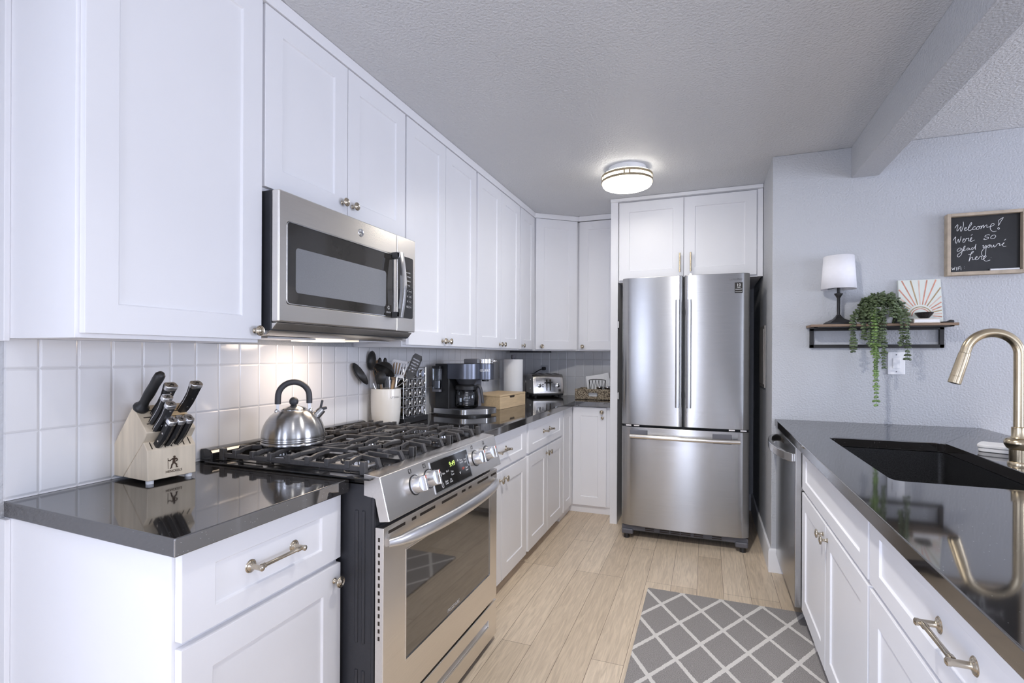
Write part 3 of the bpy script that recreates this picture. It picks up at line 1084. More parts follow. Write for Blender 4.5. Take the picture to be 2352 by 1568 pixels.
# cooktop tray with raised rear rail and overlapping side flanges
top = MB().box(-1.645, -.945, RY0 + .004, RY1 - .004, .896, .920)
top.box(-1.60, -.925, RY0 - .016, RY0 + .02, .9155, .9215).box(-1.60, -.925, RY1 - .02, RY1 + .016, .9155, .9215)
part('cooktop', top, M_ENAMEL, t, bevel=.002)
rl = MB().prism([(-1.648, .918), (-1.590, .918), (-1.590, .944), (-1.600, .956), (-1.622, .960), (-1.648, .957)],
                (0, RY0 + .004, 0), X, Z, Y, RY1 - RY0 - .008)
part('rear_rail', rl, M_ENAMEL, t, bevel=.004)
tray = MB().box(-1.572, -.955, RY0 + .03, RY1 - .03, .9195, .9225)
part('burner_pan', tray, M_ENAMEL, t, bevel=.001)
BUR = [(-1.44, 1.425, .030), (-1.10, 1.425, .042), (-1.27, 1.705, .036), (-1.44, 1.985, .036), (-1.10, 1.985, .036)]
for bx_, by_, br_ in BUR:
    mb = MB().lathe([(br_ * 1.75, 0), (br_ * 1.7, .004), (br_ * 1.25, .006), (br_ * 1.2, .014), (br_ * .6, .015), (0, .015)], (bx_, by_, .9222), Z, 28)
    o = part('burner', mb, M_SATIN, t, smooth=True)
    cp = MB().lathe([(0, 0), (br_ * 1.08, 0), (br_ * 1.12, .003), (br_ * 1.05, .008), (br_ * .5, .010), (0, .0102)], (bx_, by_, .9375), Z, 28)
    part('burner_cap', cp, M_ENAMEL, o, smooth=True)
    tc_ = MB()
    for k in range(22):
        a = 2 * PI * k / 22
        tc_.obox((bx_ + br_ * 1.22 * math.cos(a), by_ + br_ * 1.22 * math.sin(a), .932), (math.cos(a), math.sin(a), 0), (-math.sin(a), math.cos(a), 0), Z, .003, .002, .004)
    part('flame_port', tc_, M_IRON, o)


def grate(y0, y1, kind):
    g = MB()
    H, hb, wd = .9605, .0145, .0105
    x0, x1 = -1.555, -.972
    def finger(y_from, sgn, xs, L, kink, drop):
        a = V(xs, y_from, H - .010)
        b2 = V(xs + kink * .35, y_from + sgn * L * .40, H - .002)
        c = V(xs + kink, y_from + sgn * L, H - .001)
        g.bar(a, b2, wd, hb).bar(b2, c, wd * .95, hb * .85)
        g.obox((xs, y_from, H - .010), X, Y, Z, .0085, .0085, .012)
    for ys, sg in ((y0, 1), (y1, -1)):
        g.box(x0, x1, ys - wd / 2, ys + wd / 2, H - .028, H - .012)
        for xs in (x0, x1):                                       # upright corner posts standing on the pan
            g.box(xs - .010, xs + .010, ys - .0085, ys + .0085, .9226, H + .003)
        for i in range(7):
            xs = x0 + (x1 - x0) * (i + .75) / 7.5
            near = min(abs(xs - b_[0]) for b_ in BUR)
            L = .095 if near < .06 else .118
            finger(ys, sg, xs, L, (.020 if i % 2 else -.018) * (1 if sg > 0 else -1), 0)
    ym = (y0 + y1) / 2
    for xs, sg in ((x0, 1), (x1, -1)):                            # end fingers with hooked feet
        for off in (-.055, .0, .055):
            a, b2 = V(xs + sg * .006, ym + off * 1.15, H - .006), V(xs + sg * .085, ym + off * .9, H - .001)
            g.bar(a, b2, wd, hb)
            if abs(off) > .01:
                g.bar(V(xs + sg * .006, ym + off * 1.15, H), V(xs - sg * .008, ym + off * 1.2, .930), .016, .012)
                g.box(xs - sg * .008 - .009, xs - sg * .008 + .009, ym + off * 1.2 - .008, ym + off * 1.2 + .008, .9226, .932)
    xm = (x0 + x1) / 2
    for a, b2 in (((xm - .11, ym - .012), (xm - .02, ym - .004)), ((xm - .02, ym - .004), (xm + .02, ym + .004)), ((xm + .02, ym + .004), (xm + .11, ym + .012))):
        g.bar(V(*a, H - .002), V(*b2, H - .002), wd, hb)
    g.bar(V(xm - .02, y0, H - .012), V(xm, ym, H - .002), wd, hb)
    g.bar(V(xm, ym, H - .002), V(xm + .02, y1, H - .012), wd, hb)
    for xs in (xm,):
        g.box(xs - .008, xs + .008, ym - .008, ym + .008, .9225, H - .006)
    part('grate', g, M_IRON, t, bevel=.0022)


grate(1.290, 1.562, 0)
grate(1.568, 1.840, 1)
grate(1.846, 2.118, 0)

# sloped control panel
PT, PBm = V(-.9005, 0, .926), V(-.866, 0, .797)              # top and bottom of the sloped face
prof = [(-.958, .931), (PT.x, PT.z), (PBm.x, PBm.z), (-.902, .792), (-.918, .86), (-.958, .866)]
cp = part('control_panel', MB().prism(prof, (0, RY0, 0), X, Z, Y, RY1 - RY0), M_STEELW, t, bevel=.0025)
sd_ = (PT - PBm).normalized()                                 # up along the slope
sn = V(sd_.z, 0, -sd_.x)                                      # outwards
def onp(y, s, h=0.0):
    """point on the sloped face: y, fraction s from bottom to top, height h above it"""
    p = PBm + (PT - PBm) * s + sn * h
    return V(p.x, y, p.z)
dsp = MB()
c0 = onp(1.694, .50, .001)
dsp.obox(c0, Y, sd_, sn, .142, .052, .0016)
dp = part('display', dsp, M_BLACKG, cp, bevel=.001)
rim = MB()
rim.obox(c0 + sd_ * .0535, Y, sd_, sn, .1445, .0018, .002).obox(c0 - sd_ * .0535, Y, sd_, sn, .1445, .0018, .002)
rim.obox(c0 + Y * .1435, Y, sd_, sn, .0018, .053, .002).obox(c0 - Y * .1435, Y, sd_, sn, .0018, .053, .002)
part('display_trim', rim, M_CHROME, cp)
def dtext(name, s, y, f, size, m):
    lettering(name, s, size, m, dp, onp(y, f, .0030), Y, sd_)
dtext('clock_digits', '9:49', 1.700, .60, .026, M_CLOCK)
for s, y, f in (('Bake', 1.625, .48), ('Broil', 1.655, .50), ('Time', 1.688, .44), ('Timer', 1.688, .36), ('Steam', 1.635, .26), ('Clean', 1.635, .20),
                ('Set', 1.668, .26), ('Clock', 1.668, .20), ('Temp', 1.772, .64), ('On/Off', 1.772, .57), ('Oven', 1.806, .62), ('Light', 1.806, .55),
                ('Start', 1.806, .38), ('Enter', 1.806, .31)):
    dtext('button_text', s, y, f, .0095, M_INKW)
dtext('button_text', 'OFF', 1.778, .38, .012, M_INKR)
for f, s in ((.66, 1), (.36, -1)):
    ch = MB()
    ch.bar(onp(1.742, f, .003), onp(1.747, f + .06 * s, .003), .0015, .0004, sn).bar(onp(1.747, f + .06 * s, .003), onp(1.752, f, .003), .0015, .0004, sn)
    part('arrow_mark', ch, M_INKW, dp)
for f in (.52, .22):
    ring_ = MB().tube([onp(1.603 + .006 * math.cos(a), f + .07 * math.sin(a), .0032) for a in [2 * PI * k / 12 for k in range(12)]], .0008, 5, True)
    part('lock_mark', ring_, M_INKW, dp)
for k, (ky, cx_, cz_) in enumerate(((1.440, -.3, -.3), (1.530, -.3, .3), (1.905, .3, .3), (2.020, .3, -.3))):
    o0 = onp(ky, .53, 0)
    kn = MB().lathe([(0, 0), (.030, 0), (.030, .003), (.0265, .004), (.0255, .030), (.0235, .0325), (0, .033)], o0, sn, 28)
    k_o = part('knob', kn, M_SATIN, cp, smooth=True)
    gp = MB().loft([[o0 + sn * .012 + Y * (.009 * a) + sd_ * (.026 * b2) for a, b2 in ((-1, -1), (1, -1), (1, 1), (-1, 1))],
                    [o0 + sn * .046 + Y * (.0055 * a) + sd_ * (.0245 * b2) for a, b2 in ((-1, -1), (1, -1), (1, 1), (-1, 1))]])
    part('grip', gp, M_CHROME, k_o, bevel=.002)
    part('indicator', MB().obox(o0 + sn * .0463 + sd_ * .018, Y, sd_, sn, .0012, .0055, .0004), M_INKR, k_o)
    part('bezel', MB().lathe([(0, 0), (.033, 0), (.0325, .0022), (0, .0024)], o0, sn, 28), M_BLACKP, k_o, smooth=True)
    ic = MB()
    oc = onp(ky - .014, .885, .0006)
    for a, b2, c, d_ in ((-1, -1, 1, -1), (1, -1, 1, 1), (1, 1, -1, 1), (-1, 1, -1, -1)):
        ic.bar(oc + Y * (a * .0065) + sd_ * (b2 * .0065), oc + Y * (c * .0065) + sd_ * (d_ * .0065), .0011, .0004, sn)
    ic.obox(oc + Y * (.0045 * (1 if cx_ > 0 else -1)) + sd_ * (.0045 * (1 if cz_ > 0 else -1)), Y, sd_, sn, .0022, .0022, .0004)
    part('burner_icon', ic, M_INK, cp)

# oven door
DX0, DX1 = -.916, -.886
DZ0, DZ1 = .197, .776
win = (1.392, 2.060, .325, .672)
hole = [(win[0], win[2]), (win[0], win[3]), (win[1], win[3]), (win[1], win[2])]
outer = [(RY0, DZ0), (RY1, DZ0), (RY1, DZ1), (RY0, DZ1)]
dr = MB().plate_hole(outer, hole, (DX0, 0, 0), Y, Z, X, DX1 - DX0)
door = part('oven_door', dr, M_STEELW, t, bevel=.002)
part('window', MB().box(DX0 + .004, DX1 - .002, win[0] - .002, win[1] + .002, win[2] - .002, win[3] + .002), M_WINMESH, door)
wt = MB()
for a in ((win[0] - .003, win[0], win[2] - .003, win[3] + .003), (win[1], win[1] + .003, win[2] - .003, win[3] + .003),
          (win[0], win[1], win[2] - .003, win[2]), (win[0], win[1], win[3], win[3] + .003)):
    wt.box(DX1 - .002, DX1 + .0015, *a)
part('window_trim', wt, M_CHROME, door)
vs_ = MB()
for a, b2 in ((1.295, 1.385), (1.425, 1.450), (1.475, 1.575), (1.625, 1.745), (1.785, 1.815), (1.845, 1.87), (1.93, 2.04), (2.07, 2.125)):
    vs_.box(DX1 - .003, DX1 + .0006, a, b2, .753, .762)
for k in range(14):
    vs_.box(-.905, -.899, RY0 - .0006, RY0 + .002, .735 - k * .0225, .747 - k * .0225)
part('vent_slot', vs_, M_SLOT, door)
pts = [V(DX1 + .004 + .060 * math.sin(PI * k / 24) ** .55, RY0 + .022 + (RY1 - RY0 - .044) * k / 24, .727) for k in range(25)]
hd = MB().tube(pts, [.012 + .010 * min(1, math.sin(PI * k / 24) * 3) for k in range(25)], 14, flat=(.62, (1, 0, 0)))
part('handle', hd, M_SATIN, door, smooth=True)
lettering('logo_text', 'FRIGIDAIRE', .019, M_INKW, door, V(DX1 - .0015, 1.722, .337), Y, Z)

# storage drawer
dw_ = MB()
sl = [(1.39, .098), (1.39, .128), (2.055, .128), (2.055, .098)]
dw_.plate_hole([(RY0, .030), (RY1, .030), (RY1, .186), (RY0, .186)], sl, (DX0, 0, 0), Y, Z, X, DX1 - DX0)
d = part('storage_drawer', dw_, M_STEELW, t, bevel=.003)
rc = MB().box(DX0 + .002, DX0 + .004, 1.388, 2.057, .096, .13).prism([(DX0 + .003, .097), (DX1 - .004, .097), (DX0 + .003, .108)], (0, 1.39, 0), X, Z, Y, .665)
part('recessed_grip', rc, M_SATIN, d)
part('toe_plate', MB().box(-.96, -.925, RY0 + .01, RY1 - .01, .012, .06), M_BLACKP, t)

# ------------------------------------------------------------------ microwave
MX = -1.298
MY0, MY1, MZ0, MZ1 = 1.276, 2.106, 1.394, 1.826
t = thing('microwave', 'stainless steel over-the-range microwave with a chrome handle', 'microwave', (-1.46, 1.69, 1.36))
part('case', MB().box(XW + .013, MX - .034, MY0 + .003, MY1 - .003, 1.366, 1.8265), M_RANGE_SIDE, t, bevel=.003)
hole = rr(1.312, 1.926, 1.456, 1.728, .012, 4)
SPL = 1.952
outer = [(MY0, MZ0), (SPL, MZ0), (SPL, MZ1), (MY0, MZ1)]
dr = MB().plate_hole(outer, list(reversed(hole)), (MX - .032, 0, 0), Y, Z, X, .032)
door = part('door', dr, M_STEELW, t, bevel=.006, seg=3)
gl = part('window', MB().box(MX - .020, MX - .0015, 1.306, 1.934, 1.45, 1.735), M_MWGLASS, door)
scr = MB().prism(rr(1.352, 1.872, 1.496, 1.648, .012, 4), (MX - .0016, 0, 0), Y, Z, X, .0008)
part('screen', scr, M_MWSCREEN, gl)
tr_ = MB()
n_ = len(hole)
for k in range(n_):
    a, b2 = hole[k], hole[(k + 1) % n_]
    tr_.bar(V(MX + .0005, *a), V(MX + .0005, *b2), .0022, .003, X)
part('window_trim', tr_, M_CHROME, door)
part('energy_label', MB().box(MX - .0016, MX - .0008, 1.868, 1.912, 1.462, 1.505), M_INK, gl)
lettering('label_text', 'G', .022, M_INKW, gl, V(MX - .0006, 1.890, 1.486), Y, Z)
lettering('label_text', 'SENSOR', .009, M_INKW, gl, V(MX - .0006, 1.890, 1.470), Y, Z)
bz = MB().lathe([(0, 0), (.0165, 0), (.0165, .0015), (.0150, .0022), (.0138, .0015), (0, .0015)], (MX + .0002, 1.697, 1.776), X, 28)
bg = part('badge', bz, M_CHROME, door, smooth=True)
lettering('badge_text', 'ge', .018, M_INKG, bg, V(MX + .0021, 1.697, 1.771), Y, Z)
bow = [V(MX + .034 + .016 * math.sin(PI * k / 14), 1.930, 1.452 + (1.738 - 1.452) * k / 14) for k in range(15)]
hd = MB().loft([[p + X * a + Y * b2 for a, b2 in ((-.006, -.017), (.005, -.017), (.007, 0), (.005, .017), (-.006, .017))] for p in bow])
h_o = part('handle', hd, M_CHROME, door, smooth=True, angle=30)
ps = MB()
for zz in (1.464, 1.726):
    ps.box(MX - .001, MX + .040, 1.913, 1.945, zz - .013, zz + .013)
part('handle_post', ps, M_DARKG, h_o, bevel=.003)
cpn = part('control_panel', MB().box(MX - .032, MX, SPL + .0025, MY1, MZ0, MZ1), M_STEELW, t, bevel=.004)
kp = part('keypad', MB().prism(rr(1.962, 2.084, 1.456, 1.738, .010, 4), (MX + .0001, 0, 0), Y, Z, X, .0012), M_BLACKG, cpn)
def mtext(s, y, z, size):
    lettering('key_text', s, size, M_INKW, kp, V(MX + .0015, y, z), Y, Z)
mtext('MICROWAVE OVEN', 2.022, 1.664, .0085)
for i, row in enumerate((('Popcorn', 'Reheat'), ('Cook', 'Defrost'), ('Beverage', 'Timer'))):
    for j, s in enumerate(row):
        mtext(s, 2.000 + j * .048, 1.646 - i * .020, .010)
for i in range(4):
    for j in range(3):
        s = ('123', '456', '789', '\u00d70#')[i][j]
        mtext(s if s in '0123456789' else ('Off' if j == 0 else 'On'), 1.985 + j * .026, 1.578 - i * .024, .013)
for i, s in enumerate(('Power', 'Light', 'Fan', 'Start')):
    y, z = 2.060, 1.580 - i * .024
    mtext(s, y, z, .009)
    bx2 = MB()
    for a in ((y - .013, y + .013, z - .004, z - .003), (y - .013, y + .013, z + .011, z + .012), (y - .013, y - .012, z - .004, z + .012), (y + .012, y + .013, z - .004, z + .012)):
        bx2.box(MX + .0013, MX + .0017, *a)
    part('key_outline', bx2, M_INKG, kp)
bt = MB().prism([(XW + .02, 1.366), (MX - .034, 1.392), (MX - .012, 1.392), (MX - .030, 1.372), (MX - .060, 1.352), (XW + .06, 1.346)],
                (0, MY0 + .006, 0), X, Z, Y, MY1 - MY0 - .012)
part('base_pan', bt, M_STEELW, t, bevel=.002)
gv = MB()
for a, b2 in ((1.33, 1.56), (1.82, 2.05)):
    gv.box(-1.58, -1.40, a, b2, 1.3425, 1.349)
part('grease_filter', gv, M_SATIN, t)
lp = MB().box(-1.56, -1.44, 1.60, 1.78, 1.340, 1.347)
part('cooktop_lamp', lp, mat('cooktop_lamp_lens', (.9, .85, .75), .4, emit=(1, .82, .6), estr=2.0), t)
area('cooktop_lamp_light', (-1.46, 1.66, 1.336), (-.15, -.05, -1), .14, .30, 2.0, (1.0, .80, .62))

# ------------------------------------------------------------------ refrigerator
FX0, FX1, FYD = -.562, .263, 3.667
FZ0, FZ1, FZM0, FZM1 = .098, 1.832, .790, .806
XS = -.147
t = thing('refrigerator', 'stainless steel french door refrigerator with a bottom freezer drawer', 'refrigerator', ((FX0 + FX1) / 2, 4.1, 0))
part('case', MB().box(FX0 + .008, FX1 - .008, FYD + .075, YB - .10, .03, FZ1 - .022), M_FRGREY, t, bevel=.006)
part('gasket', MB().box(FX0 + .015, FX1 - .015, FYD + .055, FYD + .078, FZ0 + .01, FZ1 - .03), M_BLACKP, t)


def fdoor(name, x0, x1, z0, z1, round_l, round_r, depth, corner):
    """door slab, front slightly crowned, rounded at its outer vertical edges"""
    N = 26
    rows = []
    for k in range(N + 1):
        f = k / N
        f = .5 - .5 * math.cos(PI * f)
        x = x0 + (x1 - x0) * f
        g = (x - FX0) / (FX1 - FX0)
        bulge = .022 * (1 - (2 * g - 1) ** 2)
        e = 0
        for on, dist in ((round_l, x - x0), (round_r, x1 - x)):
            if on and dist < on:
                e += on * .75 * (1 - math.sqrt(max(0, 1 - (1 - dist / on) ** 2)))
        rows.append((x, FYD - .012 - bulge + e))
    poly = rows + [(x1, FYD + depth), (x0, FYD + depth)]
    mb = MB().prism(poly, (0, 0, z0), X, Y, Z, z1 - z0)
    return part(name, mb, M_STEEL, t, bevel=.003, angle=30)


dl = fdoor('door', FX0, XS - .0045, FZM1, FZ1, .045, .022, .054, 0)
drr = fdoor('door', XS + .0045, FX1, FZM1, FZ1, .022, .045, .054, 0)
fz = fdoor('freezer_drawer', FX0, FX1, FZ0, FZM0, .045, .045, .054, 0)
for d, hx in ((dl, -.184), (drr, -.110)):
    hb = MB().prism([(.0145 * math.cos(a), .0165 * math.sin(a)) for a in [2 * PI * k / 20 for k in range(20)]], (hx, FYD - .064, .940), X, Y, Z, .724)
    h_o = part('handle', hb, M_SATIN, d, smooth=True, angle=50)
    ps = MB()
    for zz in (1.02, 1.585):
        ps.box(hx - .008, hx + .008, FYD - .062, FYD - .010, zz - .02, zz + .02)
    part('handle_post', ps, M_GREYP, h_o, bevel=.002)
pts = [V(FX0 + .066 + (.700) * k / 20, FYD - .060 - .022 * math.sin(PI * k / 20), .731) for k in range(21)]
h_o = part('handle', MB().tube(pts, .0145, 14), M_STEELW, fz, smooth=True)
ps = MB()
for x0 in (FX0 + .062, FX0 + .600):
    ps.box(x0, x0 + .118, FYD - .036, FYD - .018, .708, .772)
part('handle_recess', ps, M_GREYP, fz, bevel=.004)
ps = MB()
for x0 in (FX0 + .080, FX0 + .726):
    ps.box(x0, x0 + .030, FYD - .062, FYD - .028, .722, .742)
part('handle_post', ps, M_GREYP, h_o, bevel=.002)
hg = MB()
for x0 in (FX0 + .03, FX0 + .085, FX1 - .125, FX1 - .055):
    hg.box(x0, x0 + .038, FYD - .004, FYD + .05, FZM0 + .003, FZM1 - .003)
part('hinge', hg, M_CHROME, t, bevel=.001)
part('center_gap_strip', MB().box(XS - .004, XS + .004, FYD + .02, FYD + .052, FZM1, FZ1 - .004), M_BLACKP, t)
part('top_hinge_cover', MB().box(FX1 - .13, FX1 - .015, FYD + .03, FYD + .16, FZ1 - .022, FZ1 + .004), M_GREYP, t, bevel=.004)
# base grille with raised corner feet
gp = [(FX0 + .004, .046), (FX0 + .05, .046), (FX0 + .095, .058), (FX0 + .16, .060), (FX1 - .16, .060), (FX1 - .095, .058), (FX1 - .05, .046), (FX1 - .004, .046),
      (FX1 - .004, .090), (FX1 - .03, .096), (FX0 + .03, .096), (FX0 + .004, .090)]
g_o = part('base_grille', MB().prism(gp, (0, FYD + .005, 0), X, Z, Y, .07), M_KICKGREY, t, bevel=.003)
cf = MB()
for x0 in (FX0 + .004, FX1 - .084):
    cf.box(x0, x0 + .08, FYD - .014, FYD + .06, .032, .070)
part('corner_cover', cf, M_KICKGREY, t, bevel=.010, seg=3)
sl_ = MB()
for x0, x1 in ((.165, .225), (.262, .325), (.335, .395), (.402, .465), (.485, .545), (.600, .660)):
    for zz in (.066, .078):
        sl_.box(FX0 + x0, FX0 + x1, FYD + .0035, FYD + .007, zz, zz + .006)
part('vent_slot', sl_, M_SLOT, g_o)
for x0 in (FX0 + .035, FX1 - .035):
    part('foot', MB().cyl((x0, FYD + .02, 0), (x0, FYD + .02, .034), .020, .017), M_BLACKP, t, smooth=True)
    part('foot', MB().cyl((x0, YB - .16, 0), (x0, YB - .16, .034), .020, .017), M_BLACKP, t, smooth=True)
st_y = FYD - .0206
stk = part('warranty_sticker', MB().box(.170, .217, st_y - .0008, st_y + .010, 1.702, 1.770), M_INK, drr)
su = V(1, 0, 0)
for s, z, size in (('10', 1.745, .026), ('YEAR', 1.735, .009), ('WARRANTY', 1.723, .0072), ('DIGITAL INVERTER', 1.709, .0046)):
    lettering('sticker_text', s, size, M_INKW, stk, V(.1935, st_y - .0012, z), su, Z, bold=.0002)
lettering('logo_text', 'SAMSUNG', .017, M_INKG, drr, V(.176, FYD - .0246, 1.786), su, Z)

# ------------------------------------------------------------------ dishwasher
t = thing('dishwasher', 'stainless steel dishwasher under the far end of the right countertop', 'dishwasher', (.7, 3.04, 0))
part('tub', MB().box(.440, .98, 2.79, 3.385, .115, .868), M_DARKG, t, bevel=.003)
dd = part('door', MB().box(.388, .434, 2.697, 3.385, .118, .866), M_STEEL, t, bevel=.004)
part('kick_plate', MB().box(.468, .48, 2.70, 3.385, .0, .115), M_BLACKP, t)
part('vent', MB().box(.3865, .3885, 3.10, 3.18, .835, .842).box(.3865, .3885, 3.10, 3.18, .822, .829), M_SLOT, dd)
pts = [V(.386 - .062 * (math.sin(PI * k / 24) ** .6), 2.715 + .655 * k / 24, .812) for k in range(25)]
hb = MB().loft([[p + V(a * .010, 0, b2 * .020) for a, b2 in ((-1, -1), (1, -1), (1, 1), (-1, 1))] for p in pts])
part('handle', hb, M_STEEL, dd, bevel=.004)

# ------------------------------------------------------------------ knife block and knives
KB = basis((-1.483, .986, .914), (.9957, -.093, 0), (.093, .9957, 0), Z)
t = thing('knife_block', 'pale wooden knife block with a stick figure logo on the left countertop', 'knife block', M=KB)
Wd = .140
sl = [(-.202, .010), (-.125, .010), (-.020, .122), (-.003, .148), (-.074, .221), (-.229, .036)]
part('slotted_body', MB().prism(sl, (0, 0, 0), X, Z, Y, Wd), M_WOODLT, t, bevel=.0025, local=True)
fb = [(-.1245, .010), (0, .010), (-.002, .096), (-.022, .1205)]
part('front_block', MB().prism(fb, (0, .001, 0), X, Z, Y, Wd - .002), M_WOODLT, t, bevel=.0025, local=True)
ft = MB()
for a in (-.19, -.015):
    for b2 in (.015, Wd - .015):
        ft.cyl((a, b2, 0), (a, b2, .011), .010)
part('rubber_foot', ft, M_WHITEP, t, local=True, smooth=True)
# slots
sd2 = V(.071, 0, -.073).normalized()
nn2 = V(.717, 0, .697)
so = MB()
for s, y0, y1 in ((.022, .018, .072), (.046, .012, .062), (.070, .012, .062), (.030, .082, .128), (.050, .082, .130)):
    p = V(-.074, 0, .221) + sd2 * s
    so.obox((p.x, (y0 + y1) / 2, p.z), Y, sd2, nn2, (y1 - y0) / 2, .0016, .0006)
for k in range(7):
    so.obox((-.0125, .016 + k * .018, .1085), V(-.632, 0, .775), Y, V(.775, 0, .632), .0115, .0013, .0012)
part('slot', so, M_SLOT, t, local=True)
top_in = MB().obox(V(-.074, .106, .221) + sd2 * .039, Y, sd2, nn2, .026, .030, .0004)
part('slotted_insert', top_in, M_WOODIN, t, local=True)


def stick_man(o, u, v, s, w):
    """striding figure holding a staff, seen from w"""
    mb = MB()
    def P(a, b2):
        return Vector(o) + Vector(u) * (a * s) + Vector(v) * (b2 * s)
    def ln(a, b2, wd):
        mb.bar(P(*a), P(*b2), wd * s, .0004, w)
    mb.lathe([(0, 0), (.095 * s, 0), (.095 * s, .0003), (0, .0003)], P(.08, .90), w, 14)
    for a, b2, wd in (((.08, .80), (.02, .45), .20), ((-.12, .74), (.26, .74), .13), ((.26, .74), (.34, .60), .09), ((.34, .60), (.14, .50), .08),
                      ((-.12, .74), (-.28, .62), .08), ((-.28, .62), (-.42, .70), .07), ((.0, .46), (-.14, .22), .13), ((-.14, .22), (-.16, .03), .10),
                      ((-.16, .03), (-.28, .01), .07), ((.05, .46), (.26, .24), .12), ((.26, .24), (.24, .03), .10), ((.24, .03), (.36, .05), .07), ((-.42, .86), (-.42, -.02), .03)):
        ln(a, b2, wd)
    return mb


fo, fu, fv, fw = V(.0006, .078, .026), Y, V(-.023, 0, 1).normalized(), V(1, 0, .02)
ko = V(0.0004, 0, 0)
part('logo_mark', stick_man(V(-.0002 + .0006, .072, .036), Y, V(-.0232, 0, .9997), .036, V(.9997, 0, .0232)), M_BURN, t, local=True)
Lt = KB @ V(.0008, .073, .0245)
lettering('logo_text', 'HENCKELS', .0098, M_BURN, t, Lt, KB.to_3x3() @ Y, Z, bold=.0001)

KD = V(.64, 0, .77).normalized()


def knife(label, base, L, e, hgt, th, cat='knife', group=None, curve=.006, flip=1):
    e = Vector(e).normalized()
    n = KD.cross(e).normalized()
    t = thing('kitchen_knife', label, cat, base, group=group)
    base = Vector(base)
    def ring(f, hh, tt):
        off = curve * flip * math.sin(f * PI * 1.15 + .3)
        c = base + KD * (L * f) + e * off
        pr = []
        for a, b2 in ((-1, -.55), (-.72, -1), (.72, -1), (1, -.55), (1, .55), (.72, 1), (-.72, 1), (-1, .55)):
            pr.append(c + e * (a * hgt / 2 * hh) + n * (b2 * th / 2 * tt))
        return pr
    S = [(0, .82, .9), (.12, .94, 1), (.35, .93, 1.02), (.6, .92, 1.02), (.80, 1.02, 1.03), (.88, 1.07, 1.05)]
    part('handle', MB().loft([ring(*s) for s in S]), M_BLACKP, t, smooth=True, angle=45)
    part('tang', MB().loft([ring(f, hh + .035, .14) for f, hh, tt in S]), M_CHROME, t)
    cp = part('end_cap', MB().loft([ring(f, hh, tt) for f, hh, tt in ((.875, 1.10, 1.08), (.985, 1.14, 1.12), (1.0, 1.05, 1.0))]), M_SATIN, t, smooth=True, angle=45)
    ctr = base + KD * (L * 1.0) + e * (curve * flip * math.sin(1.15 * PI + .3))
    part('cap_mark', stick_man(ctr + KD * .0004 - e * (hgt * .26), n, e, hgt * .55, KD), M_INK, cp)
    rv = MB()
    for f in (.22, .52, .80):
        for sgn in (-1, 1):
            c = base + KD * (L * f) + e * (curve * flip * math.sin(f * PI * 1.15 + .3)) + n * (sgn * th / 2 * .99)
            rv.lathe([(0, 0), (.0032, 0), (.003, .0005), (0, .0007)], c, n * sgn, 10)
    part('rivet', rv, M_CHROME, t, smooth=True)
    part('blade', MB().bar(base - KD * .030, base + KD * .004, .0018, hgt * .7, e), M_CHROME, t)
    return t


# honing steel
b0 = V(-1.546, 1.008, 1.127)
t = thing('sharpening_steel', 'black round-handled sharpening steel in the upper rear slot of the knife block', 'sharpening steel', b0)
part('handle', MB().lathe([(0, -.002), (.019, -.002), (.021, .004), (.020, .010), (.014, .016), (.0125, .030), (.0145, .060), (.0135, .095), (.0145, .115), (.0135, .130), (.008, .138), (0, .139)],
                          b0, KD, 20), M_BLACKP, t, smooth=True, angle=60)
part('rod', MB().cyl(b0 - KD * .03, b0, .005), M_CHROME, t, smooth=True)
knife('large black-handled knife right beside the sharpening steel in the knife block', (-1.526, 1.036, 1.109), .116, Y, .033, .021, curve=.005)
knife('middle black-handled knife of the upper left column in the knife block', (-1.503, 1.014, 1.088), .102, Y, .026, .019, curve=.003)
knife('lowest black-handled knife of the upper left column in the knife block', (-1.483, 1.011, 1.069), .101, Y, .026, .019, curve=.003)
knife('lone black-handled knife standing at the right side of the knife block', (-1.527, 1.116, 1.110), .116, Y, .033, .021, curve=.005)
E2 = V(.77, 0, -.64)
for k, (yy, nm) in enumerate(((1.022, 'left'), (1.049, 'middle'), (1.075, 'right'))):
    knife('%s one of three short steak knives in the lower row of the knife block' % nm, (-1.4945, yy, 1.0215), .100, E2, .025, .0205,
          group='steak knives in the lower row of the block', curve=.004, flip=1)

# ------------------------------------------------------------------ kettle
KC = V(-1.398, 1.448, .9672)
t = thing('kettle', 'shiny steel whistling kettle with a black arched handle on the rear left burner', 'kettle', KC)
pr = [(0, 0), (.104, 0), (.109, .003), (.1095, .008), (.1075, .011), (.1085, .014), (.1085, .017), (.1078, .0185), (.1085, .020), (.1085, .023), (.1078, .0245), (.1082, .026),
      (.1078, .036), (.1045, .053), (.099, .069), (.0905, .085), (.079, .100), (.065, .1115), (.052, .1185), (.045, .121)]
part('body', MB().lathe(pr, KC, Z, 56), M_STEEL, t, smooth=True, angle=50)
ld = part('lid', MB().lathe([(.046, .1205), (.046, .1225), (.040, .1265), (.026, .1325), (.012, .1365), (.006, .138), (0, .138)], KC, Z, 40), M_STEEL, t, smooth=True, angle=50)
part('lid_knob', MB().lathe([(.006, .137), (.006, .143)], KC, Z, 14).ball(KC + Z * .150, .0160, n=20, m=12), M_DARKG, ld, smooth=True)
hd_ = V(.70, .714, 0).normalized()
arc = []
for k in range(25):
    a = PI * (k / 24)
    arc.append(KC + hd_ * (.052 * math.cos(a)) + Z * (.168 + .052 * math.sin(a)))
grip = [KC + hd_ * .0525 + Z * .142, KC + hd_ * .0525 + Z * .156] + arc + [KC - hd_ * .0525 + Z * .156, KC - hd_ * .0525 + Z * .142]
ho = part('handle', MB().tube(grip, .0105, 14), M_DARKG, t, smooth=True)
br_ = MB()
